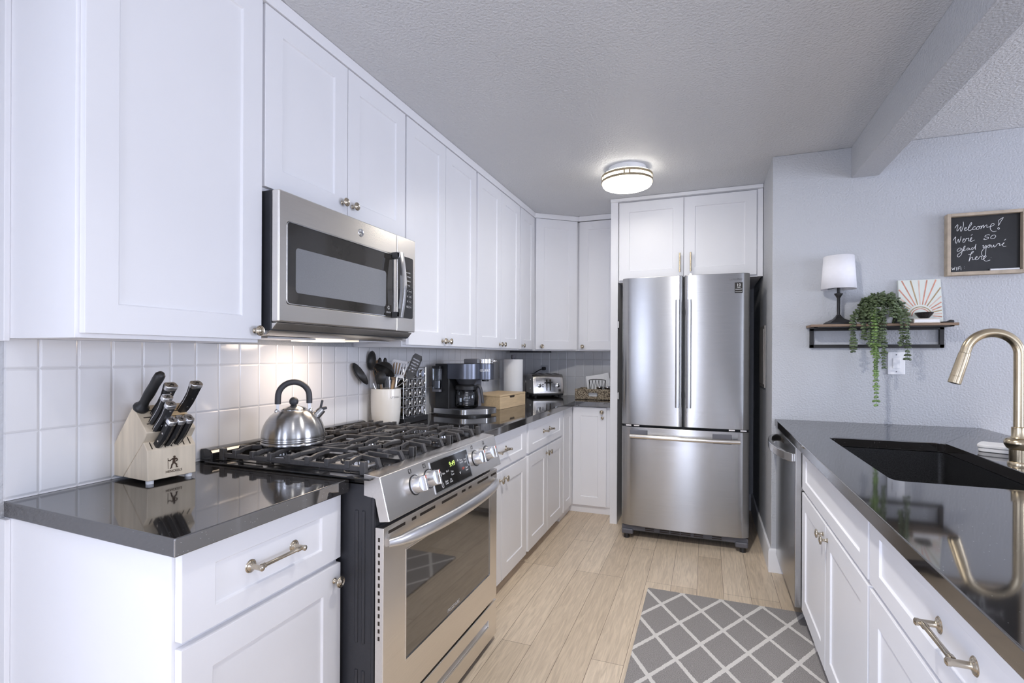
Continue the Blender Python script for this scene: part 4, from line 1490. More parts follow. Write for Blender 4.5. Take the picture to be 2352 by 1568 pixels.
for s in (1, -1):
    br_.bar(KC + hd_ * (s * .0535) + Z * .116, KC + hd_ * (s * .0525) + Z * .146, .006, .010, hd_)
    br_.ball(KC + hd_ * (s * .057) + Z * .117, .008, n=10, m=6)
part('handle_bracket', br_, M_CHROME, ho, smooth=True)
sp0 = KC + hd_ * .078 + Z * .098
sd3 = (hd_ * .70 + Z * .71).normalized()
s_o = part('spout', MB().cyl(sp0 - sd3 * .010, sp0 + sd3 * .028, .0175, .0140, 20), M_STEEL, t, smooth=True)
wh = MB().bar(sp0 + sd3 * .029 - hd_ * .010, sp0 + sd3 * .036 + hd_ * .010, .024, .010, Z)
wh.bar(sp0 + sd3 * .030 - hd_ * .008 + Z * .004, sp0 + sd3 * .034 - hd_ * .004 + Z * .030, .014, .008, sd3)
part('whistle_lever', wh, M_DARKG, s_o, bevel=.003)

# ------------------------------------------------------------------ utensil crock
vt = math.radians(YAW)
FWD, RT = V(-math.sin(vt), math.cos(vt), 0), V(math.cos(vt), math.sin(vt), 0)
CC = V(-1.545, 2.250, ZT) + RT * -.012
t = thing('utensil_crock', 'cream ceramic utensil crock standing right of the range', 'crock', CC)
part('jar', MB().lathe([(0, 0), (.060, 0), (.064, .003), (.070, .03), (.0748, .08), (.0765, .14), (.0762, .192), (.075, .198), (.072, .199), (.070, .196), (.071, .14), (.068, .05), (.058, .012), (0, .010)],
                       CC, Z, 48), M_CERAM, t, smooth=True, angle=50)
base_a = math.atan2(RT.y, RT.x)
def wrap(x, y):
    a = base_a + math.radians(-38) + x / .0768
    return V(CC.x + .0772 * math.cos(a), CC.y + .0772 * math.sin(a), CC.z + .152 + y)
lettering('lettering', 'UTENSILS', .0135, M_INKG, t, CC, X, Z, warp=wrap)


def up(a, h, d=0.0):
    """point in the crock's upright facing plane: a to the right, h above the counter, d farther away"""
    return CC + RT * (a + .012) + Z * h + FWD * d


def paddle(outline, o, u, v, w, th, hole=None):
    mb = MB()
    mb.prism(outline, Vector(o) - Vector(w) * th / 2, u, v, w, th)
    return mb


def spoon_bowl(c, axis, face, L, Wd_, depth, n=14, m=8, th=.002):
    """hollow oval bowl: axis = long direction, face = opening direction"""
    axis = Vector(axis).normalized()
    face = Vector(face)
    face = (face - axis * face.dot(axis)).normalized()
    side = axis.cross(face)
    def shell(k):
        rings = []
        for j in range(m + 1):
            r = j / m
            rings.append([Vector(c) + axis * (L / 2 * k * r * math.cos(2 * PI * i / n)) + side * (Wd_ / 2 * k * r * math.sin(2 * PI * i / n))
                          - face * (depth * k * (1 - r * r)) for i in range(n)])
        return rings
    outer, inner = shell(1.0), shell(.93)
    mb = MB().loft(outer + list(reversed([[p - face * 0 for p in r] for r in inner])), cap=False)
    return mb


def utensil(name, label, cat, head, hm, p_in, p_neck, neck_r=.0035, hmat=None, extra=None):
    t = thing(name, label, cat, p_in)
    part('head', head, hm, t, smooth=True, angle=50)
    part('handle', MB().tube([p_in, (Vector(p_in) + Vector(p_neck)) / 2, p_neck], neck_r, 10), hmat or M_SATIN, t, smooth=True)
    return t


inb = lambda a, d=0.0: CC + RT * a + FWD * d + Z * .03
ax = (up(-.148, .332, -.128) - up(-.086, .222, -.060))
utensil('serving_spoon', 'large black spoon leaning out at the far left of the crock', 'spoon',
        spoon_bowl(up(-.117, .277, -.094), ax, RT * .75 + Z * .45 - FWD * .35, .138, .066, .026), M_NYLON, inb(.012, -.022), up(-.066, .226, -.047), .004, M_SATIN)
ax = (up(-.085, .385) - up(-.092, .30))
utensil('ladle', 'tall black slotted spoon rising highest at the left of the crock', 'spoon',
        spoon_bowl(up(-.088, .342, .0), ax, RT * .45 - FWD * .75 + Z * .1, .105, .048, .018), M_NYLON, inb(.0, .0), up(-.075, .300, .0), .005, M_NYLON)
ax = (up(-.035, .36) - up(-.04, .32))
tg = MB()
for s in (-1, 1):
    tg.ball(up(-.040 + s * .014, .338, .036), .011, .008, .020, 12, 8)
    tg.bar(up(-.040 + s * .012, .325, .036), up(-.030, .20, .028), .008, .004)
t = thing('tongs', 'black-tipped tongs standing behind the big ladle in the crock', 'tongs', inb(-.01, .02))
part('arms', tg, M_NYLON, t, smooth=True)
# wooden spoons
utensil('wooden_spoon', 'wooden spoon with a pale head behind the left spoons in the crock', 'spoon',
        MB().ball(up(-.070, .295, .050), .024, .007, .050, 16, 10, Matrix.Rotation(vt, 3, 'Z')), M_SPOONW, inb(-.005, .040), up(-.060, .255, .050), .007, M_SPOONW)
utensil('wooden_spoon', 'wooden spoon standing in front of the white turner in the crock', 'spoon',
        MB().ball(up(.026, .292, .050), .024, .008, .055, 16, 10, Matrix.Rotation(vt, 3, 'Z') @ Matrix.Rotation(.25, 3, 'Y')), M_SPOONW, inb(.005, .035), up(.016, .240, .046), .009, M_SPOONW)
ax = up(.043, .276) - up(-.059, .325)
utensil('ladle', 'big black ladle facing down in the middle of the crock', 'ladle',
        spoon_bowl(up(-.016, .292, -.022), ax, -Z * .8 - FWD * .55 - RT * .35, .120, .105, .048), M_NYLON, inb(.02, -.01), up(.012, .245, -.022), .005, M_SATIN)
utensil('solid_spoon', 'round black spoon with its back towards the viewer, front of the crock', 'spoon',
        spoon_bowl(up(-.032, .254, -.03), up(-.03, .287) - up(-.045, .224), FWD * 1 + Z * .2, .070, .056, .014), M_NYLON, inb(-.01, -.03), up(-.046, .222, -.03), .006, M_NYLON)
fk = MB()
for k in range(6):
    a = up(-.062 + k * .0055, .268 + k * .004, -.01)
    fk.bar(a, a + RT * -.008 + Z * .020, .003, .003)
fk.bar(up(-.058, .262, -.01), up(-.034, .284, -.01), .006, .006)
t = utensil('pasta_fork', 'black toothed pasta fork half hidden behind the round spoon', 'fork', fk, M_NYLON, inb(-.02, -.01), up(-.050, .262, -.01), .005, M_NYLON)
# white slotted turner
def slotted(o, u, v, w, wd, ht, slots, th, taper=.8):
    mb = MB()
    n = slots
    bw = wd / (2 * n + 1)
    for k in range(n + 1):
        x0 = -wd / 2 + k * 2 * bw
        mb.prism([((x0) * taper, 0), ((x0 + bw) * taper, 0), (x0 + bw, ht), (x0, ht)], o, u, v, w, th)
    mb.prism([(-wd / 2 * taper, -.012), (wd / 2 * taper, -.012), (wd / 2 * taper, .004), (-wd / 2 * taper, .004)], o, u, v, w, th)
    mb.prism([(-wd / 2, ht - .003), (wd / 2, ht - .003), (wd / 2 - .008, ht + .011), (-wd / 2 + .008, ht + .011)], o, u, v, w, th)
    return mb
tu = (RT * .98 - Z * .16).normalized()
tv = (Z * .98 + RT * .20).normalized()
utensil('turner', 'white slotted turner standing upright at the right of the crock', 'turner',
        slotted(up(.040, .266, .035), tu, tv, tu.cross(tv), .086, .068, 5, .003), M_WHITEP, inb(.03, .01), up(.036, .258, .035), .0065, M_SATIN)
tv = (up(.158, .362) - up(.112, .252)).normalized()
tu = (RT * .9 - Z * .35).normalized()
sl3 = MB()
a0 = up(.118, .262, -.038)
tw = tu.cross(tv).normalized()
tu = tv.cross(tw).normalized()
for k in range(6):
    y0 = .020 + k * .0155
    sl3.prism([(-.024, y0), (.024, y0 - .004), (.024, y0 + .004), (-.024, y0 + .009)], a0, tu, tv, tw, .003)
sl3.prism([(-.026, .016), (-.018, .012), (-.018, .112), (-.026, .108)], a0, tu, tv, tw, .003)
sl3.prism([(.018, .010), (.026, .014), (.026, .104), (.018, .112)], a0, tu, tv, tw, .003)
sl3.prism([(-.006, -.018), (.006, -.018), (.026, .016), (-.026, .020)], a0, tu, tv, tw, .003)
sl3.prism([(-.026, .106), (.026, .102), (.018, .120), (-.018, .122)], a0, tu, tv, tw, .003)
utensil('slotted_turner', 'black slotted turner leaning out to the right over the spice rack', 'turner', sl3, M_NYLON, up(-.030, .150, -.034), up(.113, .250, -.038), .003, M_CHROME)
lp_ = MB().tube(catmull([up(.030, .21, .044), up(.070, .28, .055), up(.090, .330, .055), up(.108, .340, .055), up(.128, .330, .055), up(.135, .318, .055), up(.110, .27, .055), up(.034, .20, .044)], 6), .0022, 8)
t = thing('whisk', 'thin wire whisk loop behind the two turners in the crock', 'whisk', inb(.02, .03))
part('wire_loop', lp_, M_CHROME, t, smooth=True)
part('handle', MB().tube([inb(.02, .045), up(.030, .21, .044)], .004, 8), M_CHROME, t, smooth=True)

# ------------------------------------------------------------------ spice rack
SRX, SRY0, SRZ = -1.512, 2.348, 0.954
t = thing('spice_rack', 'wire spice rack on a black base, twenty jars facing out', 'rack', (-1.56, 2.45, ZT))
part('base', MB().box(-1.620, -1.505, 2.338, 2.590, ZT, ZT + .030), M_BLACKP, t, bevel=.004)
wr = MB()
sp_ = .0512
for fx in (SRX + .002, -1.60):
    wr.tube([V(fx, SRY0 - .012, SRZ - .008), V(fx, SRY0 + .218, SRZ - .008), V(fx, SRY0 + .218, SRZ + .262), V(fx, SRY0 - .012, SRZ + .262)], .0026, 8, True)
    for k in range(1, 5):
        wr.tube([V(fx, SRY0 - .012, SRZ - .0032 + k * sp_), V(fx, SRY0 + .218, SRZ - .0032 + k * sp_)], .0015, 6)
for yy in (SRY0 - .012, SRY0 + .218):
    for zz in (SRZ - .008, SRZ + .262):
        wr.tube([V(SRX + .002, yy, zz), V(-1.60, yy, zz)], .0024, 6)
wr.tube([V(SRX + .002, SRY0 + .10, SRZ - .008), V(SRX + .002, SRY0 + .10, ZT + .028)], .004, 8)
wr.tube([V(-1.60, SRY0 + .10, SRZ - .008), V(-1.60, SRY0 + .10, ZT + .028)], .004, 8)
part('wire_frame', wr, M_CHROME, t, smooth=True)
row_w = ('bottom', 'second lowest', 'middle', 'second highest', 'top')
col_w = ('leftmost', 'second from left', 'third from left', 'rightmost')
M_SPICE = [mat('spice_%d' % k, c, .9, vary=.3, vscale=200) for k, c in enumerate(((.30, .20, .08), (.16, .14, .06), (.35, .13, .05), (.42, .35, .2)))]
proto = None
for r in range(5):
    for c in range(4):
        o = V(SRX - .062, SRY0 + .026 + c * sp_, SRZ + .0225 + r * sp_)
        lab = '%s clear spice jar in the %s row of the wire rack' % (col_w[c], row_w[r])
        if proto is None:
            j = thing('spice_jar', lab, 'jar', o, group='spice jars in the wire rack')
            part('glass', MB().lathe([(0, 0), (.019, 0), (.0205, .003), (.0205, .050), (.0205, .0505)], o, X, 20), M_GLASS, j, smooth=True, angle=50)
            part('contents', MB().lathe([(0, .002), (.0185, .002), (.0185, .036), (0, .036)], o, X, 16), M_SPICE[0], j, smooth=True, angle=50)
            part('lid', MB().lathe([(.0222, .049), (.0232, .051), (.0232, .068), (.0222, .0715), (.0195, .072), (.0185, .0695), (.0060, .0690), (0, .0690)], o, X, 24), M_CHROME, j, smooth=True, angle=35)
            proto = j
        else:
            j = proto.copy()
            C.objects.link(j)
            j.location = o
            j['label'] = lab
            for ch in proto.children:
                q = ch.copy()
                C.objects.link(q)
                q.parent = j
                if ch.name.startswith('contents'):
                    q.data = ch.data.copy()
                    q.data.materials[0] = M_SPICE[(r * 3 + c) % 4]

# ------------------------------------------------------------------ coffee maker
ang = math.radians(-11)
CM = basis((-1.590, 2.800, ZT), (math.cos(ang), math.sin(ang), 0), (-math.sin(ang), math.cos(ang), 0), Z)
t = thing('coffee_maker', 'black and steel coffee maker with a pod head and a water tank on its side', 'coffee maker', M=CM)
def rbox(x0, x1, y0, y1, r, z0, z1):
    return MB().prism(rr(x0, x1, y0, y1, r, 5), (0, 0, z0), X, Y, Z, z1 - z0)
part('foot_pad', rbox(.004, .300, .004, .234, .05, 0, .010), M_BLACKP, t, local=True)
bs = [(0, 0), (.20, 0)] + [(.20 + .045 * math.sin(a), .045 - .045 * math.cos(a)) for a in [PI / 2 * .7 * k / 5 for k in range(1, 6)]] + [(.315, .120), (.322, .135), (.322, .225), (.310, .240), (0, .240)]
part('base', MB().prism(bs, (0, 0, .010), X, Y, Z, .034), M_STEEL, t, bevel=.003, local=True)
part('drip_plate', MB().prism([(p[0] * .97 + .004, p[1] * .96 + .005) for p in bs[1:]] + [(.118, .235), (.118, .006)], (0, 0, .0438), X, Y, Z, .003), M_DARKG, t, bevel=.001, local=True)
part('tower', rbox(.006, .118, .004, .236, .008, .044, .318), M_BLACKP, t, bevel=.003, local=True)
hd2 = [(.10, .004)] + [(.19 + .086 * math.sin(a), .088 - .084 * math.cos(a)) for a in [PI * k / 14 for k in range(15)]] + [(.10, .172)]
part('brew_head', MB().prism(hd2, (0, 0, .226), X, Y, Z, .094), M_SLATE, t, smooth=True, bevel=.002, local=True)
part('brew_basket', MB().lathe([(.05, 0), (.066, .030), (.066, .034), (0, .034)], (.190, .088, .1925), Z, 28), M_DARKG, t, smooth=True, local=True)
part('pod_column', rbox(.119, .20, .158, .236, .006, .047, .24), M_GREYP, t, bevel=.003, local=True)
pod = [(.16, .118)] + [(.262 + .060 * math.sin(a), .178 - .060 * math.cos(a)) for a in [PI * k / 14 for k in range(15)]] + [(.16, .238)]
ph = part('pod_head', MB().prism(pod, (0, 0, .222), X, Y, Z, .098), M_SLATE, t, smooth=True, bevel=.002, local=True)
part('pod_lid', MB().prism([(p[0], p[1]) for p in pod[1:-1]] + [(.245, .238), (.245, .118)], (0, 0, .3205), X, Y, Z, .030), M_CHROME, ph, smooth=True, bevel=.003, local=True)
part('lid_hinge', rbox(.140, .250, .122, .234, .006, .3185, .350), M_GREYP, ph, bevel=.006, local=True)
part('lid_handle', MB().lathe([(0, 0), (.024, 0), (.026, .005), (.024, .010), (0, .012)], (.322, .178, .331), Z, 20, scale=(.7, 1.2)), M_CHROME, ph, smooth=True, local=True)
part('pod_spout', MB().cyl((.268, .178, .222), (.268, .178, .210), .022), M_BLACKP, ph, smooth=True, local=True)
def wrap2(x, y):
    a = -.95 + x / .0606
    return CM @ V(.262 + .0606 * math.cos(a), .178 + .0606 * math.sin(a), .272 + y)
lettering('logo_text', 'KEURIG', .020, M_INKW, ph, (0, 0, 0), X, Z, warp=wrap2, bold=.0003)
rs = part('water_tank', rbox(.002, .066, -.022, .004, .010, .160, .300), M_SMOKE, t, smooth=True, bevel=.002, local=True)
part('tank_lid', rbox(.001, .067, -.023, .003, .010, .288, .305), M_BLACKP, rs, bevel=.002, local=True)
part('tank_foot', rbox(.002, .066, -.022, .004, .010, .145, .161), M_GREYP, rs, bevel=.002, local=True)
part('tank_filter', MB().box(.022, .056, -.018, -.004, .168, .215), M_WHITEP, rs, bevel=.004, local=True)

KA = CM @ Matrix.Translation((.196, .081, .0472))
t = thing('coffee_carafe', 'glass coffee carafe with a black handle sitting in the coffee maker', 'carafe', M=KA)
part('glass', MB().lathe([(0, .001), (.055, .001), (.068, .006), (.073, .016), (.0738, .070), (.069, .110), (.062, .120)], (0, 0, 0), Z, 40), M_GLASS, t, smooth=True, angle=60, local=True)
part('lid', MB().lathe([(.064, .113), (.070, .115), (.070, .135), (.062, .140), (.03, .144), (0, .144)], (0, 0, 0), Z, 36), M_BLACKP, t, smooth=True, angle=40, local=True)
hp = catmull([V(.058, .0, .128), V(.085, 0, .140), V(.104, 0, .128), V(.112, 0, .100), V(.118, 0, .065), V(.123, 0, .036)], 5)
part('handle', MB().tube(hp, [.0105] * len(hp), 12, flat=(.75, (1, 0, 0))), M_DARKG, t, smooth=True, local=True)
mk = MB()
for k in range(9):
    a = -.95
    for da, wdm in ((0, .0042), (.10, .0028)):
        aa = a + da
        mk.obox(((.0742 * math.cos(aa)), .0742 * math.sin(aa), .024 + k * .0095), (-math.sin(aa), math.cos(aa), 0), Z, (math.cos(aa), math.sin(aa), 0), wdm, .0009, .0002)
part('measure_mark', mk, M_INKW, t, local=True)

# ------------------------------------------------------------------ bamboo box
BM = basis((-1.318, 3.232, ZT), (math.cos(-.08), math.sin(-.08), 0), (math.sin(.08), math.cos(.08), 0), Z)
t = thing('storage_box', 'light bamboo storage box with a notched lid beside the coffee maker', 'box', M=BM)
BW, BL, BH = .235, .425, .098
bw_ = MB().box(-BW, -.0, 0, BL, .0, BH - .013)
part('body', bw_, M_BAMBOO, t, bevel=.002, local=True)
ldp = MB().box(-BW, -.0, 0, BL, BH - .0115, BH)
part('lid', ldp, M_BAMBOO, t, bevel=.0015, local=True)
part('finger_notch', MB().prism([(.150, BH - .012), (.235, BH - .012), (.225, BH - .027), (.160, BH - .027)], (-.0006, 0, 0), Y, Z, X, .0012), M_SLOT, t, local=True)

# ------------------------------------------------------------------ paper towels
PC = V(-1.470, 3.885, ZT)
t = thing('paper_towel_holder', 'steel paper towel holder with a knob top in the corner', 'holder', PC)
part('base', MB().lathe([(0, 0), (.085, 0), (.085, .006), (.078, .010), (.078, .016), (.070, .019), (0, .019)], PC, Z, 36), M_CHROME, t, smooth=True, angle=40)
part('rod', MB().cyl(PC + Z * .018, PC + Z * .345, .007), M_CHROME, t, smooth=True)
part('finial', MB().lathe([(0, .342), (.014, .342), (.019, .352), (.020, .372), (.018, .376), (0, .376)], PC, Z, 20), M_GREYP, t, smooth=True, angle=40)
ro = MB().lathe([(.022, 0), (.076, 0), (.078, .004), (.078, .316), (.076, .320), (.022, .320)], PC + Z * .0197, Z, 44, loop=True)
tag(part('paper_towel_roll', ro, M_PAPER, smooth=True, angle=40), 'white paper towel roll on the steel holder in the corner', 'paper towel')

# ------------------------------------------------------------------ toaster
ta = math.radians(-57)
TF = V(math.cos(ta), math.sin(ta), 0)                       # facing direction
TR = V(-TF.y, TF.x, 0) * 1                                  # to the right seen from the front
TM = basis((-1.318, 4.375, ZT), TR, -TF, Z)                  # local x right, y to the back
t = thing('toaster', 'chunky four-slot steel toaster in the corner by the paper towels', 'toaster', M=TM)
TW, TD, TH = .290, .250, .205
sec = [(0, .026), (0, .05), (.006, .10), (.018, .165), (.030, .190), (.052, .203), (TD - .05, .205), (TD - .02, .195), (TD, .165), (TD, .026)]
part('shell', MB().prism(sec, (-TW / 2, 0, 0), Y, Z, X, TW), M_STEELW, t, bevel=.010, seg=3, local=True)
part('base', MB().box(-TW / 2 + .004, TW / 2 - .004, .004, TD - .004, .014, .030), M_BLACKP, t, bevel=.004, local=True)
ft = MB()
for a in (-.11, .11):
    for b2 in (.03, TD - .03):
        ft.cyl((a, b2, 0), (a, b2, .015), .012)
part('foot', ft, M_BLACKP, t, smooth=True, local=True)
fd_ = V(0, .018 - 0, .165 - .05).normalized()
fp = part('front_plate', MB().prism([(-.0035, .048), (-.0015, .10), (.0095, .160), (.016, .176), (.020, .176), (.010, .10), (.004, .048)], (-TW / 2 + .030, 0, 0), Y, Z, X, TW - .060), M_CHROME, t, smooth=True, local=True, angle=20)
NYT = V(0, -1, .06).normalized()
for s in (-1, 1):
    o0 = V(s * .085, -.001, .104)
    k_o = part('dial', MB().lathe([(0, 0), (.0185, 0), (.0185, .004), (.0165, .014), (.012, .016), (0, .016)], o0, NYT, 22), M_CHROME, t, smooth=True, angle=40, local=True)
    part('dial_grip', MB().obox(o0 + NYT * .018, X, Z, NYT, .003, .0145, .005), M_BLACKP, k_o, bevel=.001, local=True)
    part('lever_slot', MB().box(s * .0155 - .004, s * .0155 + .004, -.0055, .003, .058, .158), M_SLOT, t, local=True)
    part('lever', MB().box(s * .0155 - .016, s * .0155 + .016, -.030, -.004, .130, .138), M_BLACKP, t, bevel=.003, local=True)
    for zz in (.094, .112):
        part('button', MB().lathe([(0, 0), (.0062, 0), (.0055, .004), (0, .0045)], (s * .052, -.002, zz), NYT, 14), M_GREYP, t, smooth=True, local=True)
    for zz in (.070, .150):
        part('side_vent', MB().box(-TW / 2 - .002, -TW / 2 + .004, .09, .19, zz, zz + .010), M_CHROME, t, local=True) if s < 0 else None
tsl = MB()
for k in range(4):
    x0 = -.105 + k * .070
    tsl.box(x0 - .014, x0 + .014, .062, TD - .045, .2035, .2056)
part('bread_slot', tsl, M_SLOT, t, local=True)
# outlet, plug and cord behind the toaster
t2 = thing('wall_outlet', 'pale wall outlet on the back wall tiles behind the toaster', 'outlet', (-1.445, YB - .010, 1.14))
part('cover_plate', MB().box(-1.492, -1.414, YB - .0155, YB - .0100, 1.070, 1.192), mat('outlet_plate_grey', (.62, .63, .66), .35, vary=.01), t2, bevel=.002)
ob = MB()
for zz in (1.103, 1.160):
    ob.box(-1.468, -1.438, YB - .0165, YB - .0154, zz - .017, zz + .017)
part('socket', ob, M_WHITEP, t2, bevel=.001)
cd = catmull([V(-1.452, YB - .040, 1.160), V(-1.47, YB - .05, 1.155), V(-1.51, YB - .06, 1.135), V(-1.55, YB - .065, 1.10), V(-1.57, YB - .07, 1.02), V(-1.56, YB - .08, .945), V(-1.53, YB - .10, .935)], 6)
t3 = thing('power_cord', 'black toaster cord plugged into the back wall outlet', 'cord', cd[-1])
part('cable', MB().tube(cd, .0042, 8), M_BLACKP, t3, smooth=True)
part('plug', MB().box(-1.470, -1.436, YB - .048, YB - .0165, 1.145, 1.176), M_BLACKP, t3, bevel=.006)
# outlet behind the coffee maker
t2 = thing('wall_outlet', 'white wall outlet on the left wall tiles behind the coffee carafe', 'outlet', (XW + .010, 3.75, 1.07))
part('cover_plate', MB().box(XW + .0100, XW + .0155, 3.690, 3.770, .985, 1.110), M_WHITEP, t2, bevel=.002)
ob = MB()
for zz in (1.020, 1.077):
    ob.box(XW + .0154, XW + .0165, 3.714, 3.746, zz - .017, zz + .017)
part('socket', ob, M_WHITEP, t2, bevel=.001)

# ------------------------------------------------------------------ woven tray with napkins and shakers
BX0, BX1, BY0, BY1 = -1.050, -.735, 4.262, 4.500
t = thing('woven_tray', 'woven seagrass tray with cut-out handles on the counter left of the fridge panel', 'tray', ((BX0 + BX1) / 2, 4.38, ZT))
wl = MB()
BT = ZT + .082
hole = list(reversed(rr(-.935, -.855, ZT + .028, ZT + .060, .012, 4)))
wl.plate_hole([(BX0, ZT + .002), (BX1, ZT + .002), (BX1, BT), (BX0, BT)], hole, (0, BY0 + .012, 0), X, Z, V(0, -1, 0), .012)
wl.box(BX0, BX1, BY1 - .012, BY1, ZT + .002, BT)
wl.box(BX0, BX0 + .012, BY0 + .012, BY1 - .012, ZT + .002, BT)
wl.box(BX1 - .012, BX1, BY0 + .012, BY1 - .012, ZT + .002, BT)
wl.box(BX0 + .012, BX1 - .012, BY0 + .012, BY1 - .012, ZT + .002, ZT + .010)
part('woven_side', wl, M_WEAVE, t, bevel=.003)
rm = MB()
rm.tube([V(BX0 + .004, BY0 + .006, BT), V(BX1 - .004, BY0 + .006, BT), V(BX1 - .004, BY1 - .006, BT), V(BX0 + .004, BY1 - .006, BT)], .0085, 8, True)
part('rolled_rim', rm, M_WEAVE, t, smooth=True)
t = thing('napkin_holder', 'dark wire napkin holder standing in the woven tray', 'holder', (-.88, 4.42, ZT + .010))
nh = MB()
for yy in (4.395, 4.435):
    z0 = ZT + .0132
    nh.tube(catmull([V(-.955, yy, z0), V(-.955, yy, z0 + .12), V(-.945, yy, z0 + .150), V(-.825, yy, z0 + .150), V(-.815, yy, z0 + .12), V(-.815, yy, z0)], 4), .0026, 8)
    for k in range(5):
        xk = -.955 + .14 * (k + .5) / 5
        for s in (-1, 1):
            nh.tube([V(xk + s * .014, yy, z0 + .148), V(xk + s * .006, yy, z0 + .100), V(xk, yy, z0 + .06), V(xk, yy, z0)], .0017, 6)
nh.tube([V(-.955, 4.395, ZT + .0132), V(-.955, 4.435, ZT + .0132), V(-.815, 4.435, ZT + .0132), V(-.815, 4.395, ZT + .0132)], .0026, 8, True)
part('wire_frame', nh, M_BLKMET, t, smooth=True)
nk = MB()
for k in range(5):
    a = .0 + k * .004
    c = V(-.896 + .010 * k, 4.4035 + k * .0055, ZT + .1185 + .002 * k)
    uu, vv = V(math.cos(.14 + .02 * k), 0, math.sin(.14 + .02 * k)), V(-math.sin(.14 + .02 * k), 0, math.cos(.14 + .02 * k))
    nk.obox(c, uu, vv, Y, .080, .084, .0024)
tag(part('paper_napkins', nk, M_PAPER), 'small stack of white napkins in the wire holder', 'napkins')
for k, (xx, nm) in enumerate(((-.852, 'left'), (-.784, 'right'))):
    c = V(xx, 4.330, ZT + .0106)
    t = thing('shaker', '%s clear glass shaker with a steel cap in the woven tray' % nm, 'shaker', c, group='shakers in the woven tray')
    part('glass', MB().lathe([(0, 0), (.028, 0), (.030, .004), (.030, .065), (.024, .080)], c, Z, 20), M_GLASS, t, smooth=True)
    part('salt', MB().lathe([(0, .003), (.026, .003), (.026, .05), (0, .05)], c, Z, 16), M_WHITEP, t, smooth=True, angle=40)
    part('cap', MB().lathe([(.0265, .078), (.0275, .080), (.0275, .098), (.022, .104), (0, .105)], c, Z, 20), M_CHROME, t, smooth=True, angle=40)
fld = MB().box(-.960, -.868, 4.300, 4.366, ZT + .0105, ZT + .060)
tag(part('note_pad', fld, M_PAPER, bevel=.003), 'white folded paper lying in the woven tray behind its handle', 'paper')

# ------------------------------------------------------------------ ceiling light
def ceiling_light(LC, label):
    t = thing('ceiling_light', label, 'ceiling light', LC)
    part('canopy', MB().lathe([(.118, 0), (.118, -.034), (.150, -.040), (0, -.041)], LC - Z * .0005, Z, 48), M_WHITEP, t, smooth=True, angle=40)
    df = part('diffuser_side', MB().lathe([(.140, -.042), (.153, -.046), (.156, -.060), (.156, -.095), (.152, -.108), (.146, -.1145), (.140, -.1145)], LC, Z, 56), M_LAMPSIDE, t, smooth=True, angle=50)
    part('diffuser', MB().lathe([(.145, -.115), (.128, -.122), (.08, -.127), (0, -.129)], LC, Z, 56), M_LAMPGLOW, t, smooth=True, angle=50)
    rg = MB()
    for zz in (-.056, -.087):
        rg.lathe([(.1575, zz - .0075), (.1612, zz - .0075), (.1612, zz + .0075), (.1575, zz + .0075)], LC, Z, 64)
        rg.f.pop(); rg.f.pop()
    for k in range(5):
        a0 = math.radians(62 + 72 * k)
        for da in (-.10, .10):
            a = a0 + da
            rg.obox(LC + V(math.cos(a), math.sin(a), 0) * .1594 - Z * .0715, V(-math.sin(a), math.cos(a), 0), Z, V(math.cos(a), math.sin(a), 0), .005, .013, .0019)
    part('trim_ring', rg, M_BRASS, t, smooth=True, angle=40)
    sc_ = MB().lathe([(0, 0), (.004, 0), (.003, .003), (0, .003)], LC + V(.02, -.1185, -.018), V(.1, -1, 0), 10)
    part('screw', sc_, M_CHROME, t)


ceiling_light(V(-.480, 3.305, ZC), 'round flush ceiling light with two brass rings, in front of the fridge')
for k, (cy_, FILL_W, tilt, nm) in enumerate(((1.42, 16.0, .66, 'above the aisle beside the range'), (.15, 3.5, 0, 'right above the viewer'))):  # added fill lights out of view, to brighten floor and aisle
    o = V(-.25, cy_, ZC)
    t = thing('added_downlight', 'small added fill downlight, out of view, ' + nm, 'ceiling light', o)
    part('trim_ring', MB().lathe([(.062, -.0005), (.092, -.0005), (.090, -.006), (.066, -.008)], o, Z, 36, loop=True), M_WHITEP, t, smooth=True, angle=40)
    part('lens', MB().lathe([(.0615, -.0006), (.0615, -.003), (0, -.003)], o, Z, 32), M_ADDEDLENS, t, smooth=True, angle=40)
    l = area('added_downlight_beam', (o.x, o.y, ZC - .012), (.04 * tilt, tilt, -1), .11, .11, FILL_W, (1.0, .97, .94), math.radians(120))
    l.data.shape = 'DISK'


# ------------------------------------------------------------------ electrical panel on the side of the right-hand wall
t = thing('electrical_panel', 'slim grey electrical panel door on the wall right of the fridge', 'panel', (.365, 3.92, 1.285))
part('cover', MB().box(.357, .3648, 3.76, 4.08, 1.078, 1.494), mat('panel_grey', (.33, .31, .29), .5, vary=.03), t, bevel=.001)
part('door', MB().box(.353, .3572, 3.785, 4.055, 1.10, 1.472), mat('panel_door_grey', (.36, .34, .32), .5, vary=.03), t, bevel=.001)

# ------------------------------------------------------------------ floating shelf
SZ = 1.4665                      # top of the board
SH0, SH1, SHY = .543, 1.210, 3.262
t = thing('wall_shelf', 'rustic wood shelf with a black metal frame on the right-hand wall', 'shelf', (.88, YR, SZ))
part('board', MB().box(SH0, SH1, SHY, YR - .002, SZ - .0135, SZ), M_SHELFW, t, bevel=.0015)
fr = MB()
FX_0, FX_1, FZB = .560, 1.192, 1.338
fr.box(FX_0, FX_1, SHY + .006, SHY + .012, SZ - .020, SZ - .0137)
for x0 in (FX_0, FX_1 - .020):
    fr.box(x0, x0 + .020, YR - .022, YR - .002, FZB, SZ - .0137)
    fr.box(x0, x0 + .020, SHY + .006, YR - .002, SZ - .0195, SZ - .0137)
fr.box(FX_0, FX_1, YR - .022, YR - .002, FZB, FZB + .018)
fr.box(FX_0, FX_1, YR - .022, YR - .002, SZ - .030, SZ - .0137)
part('metal_frame', fr, M_BLKMET, t, bevel=.001)

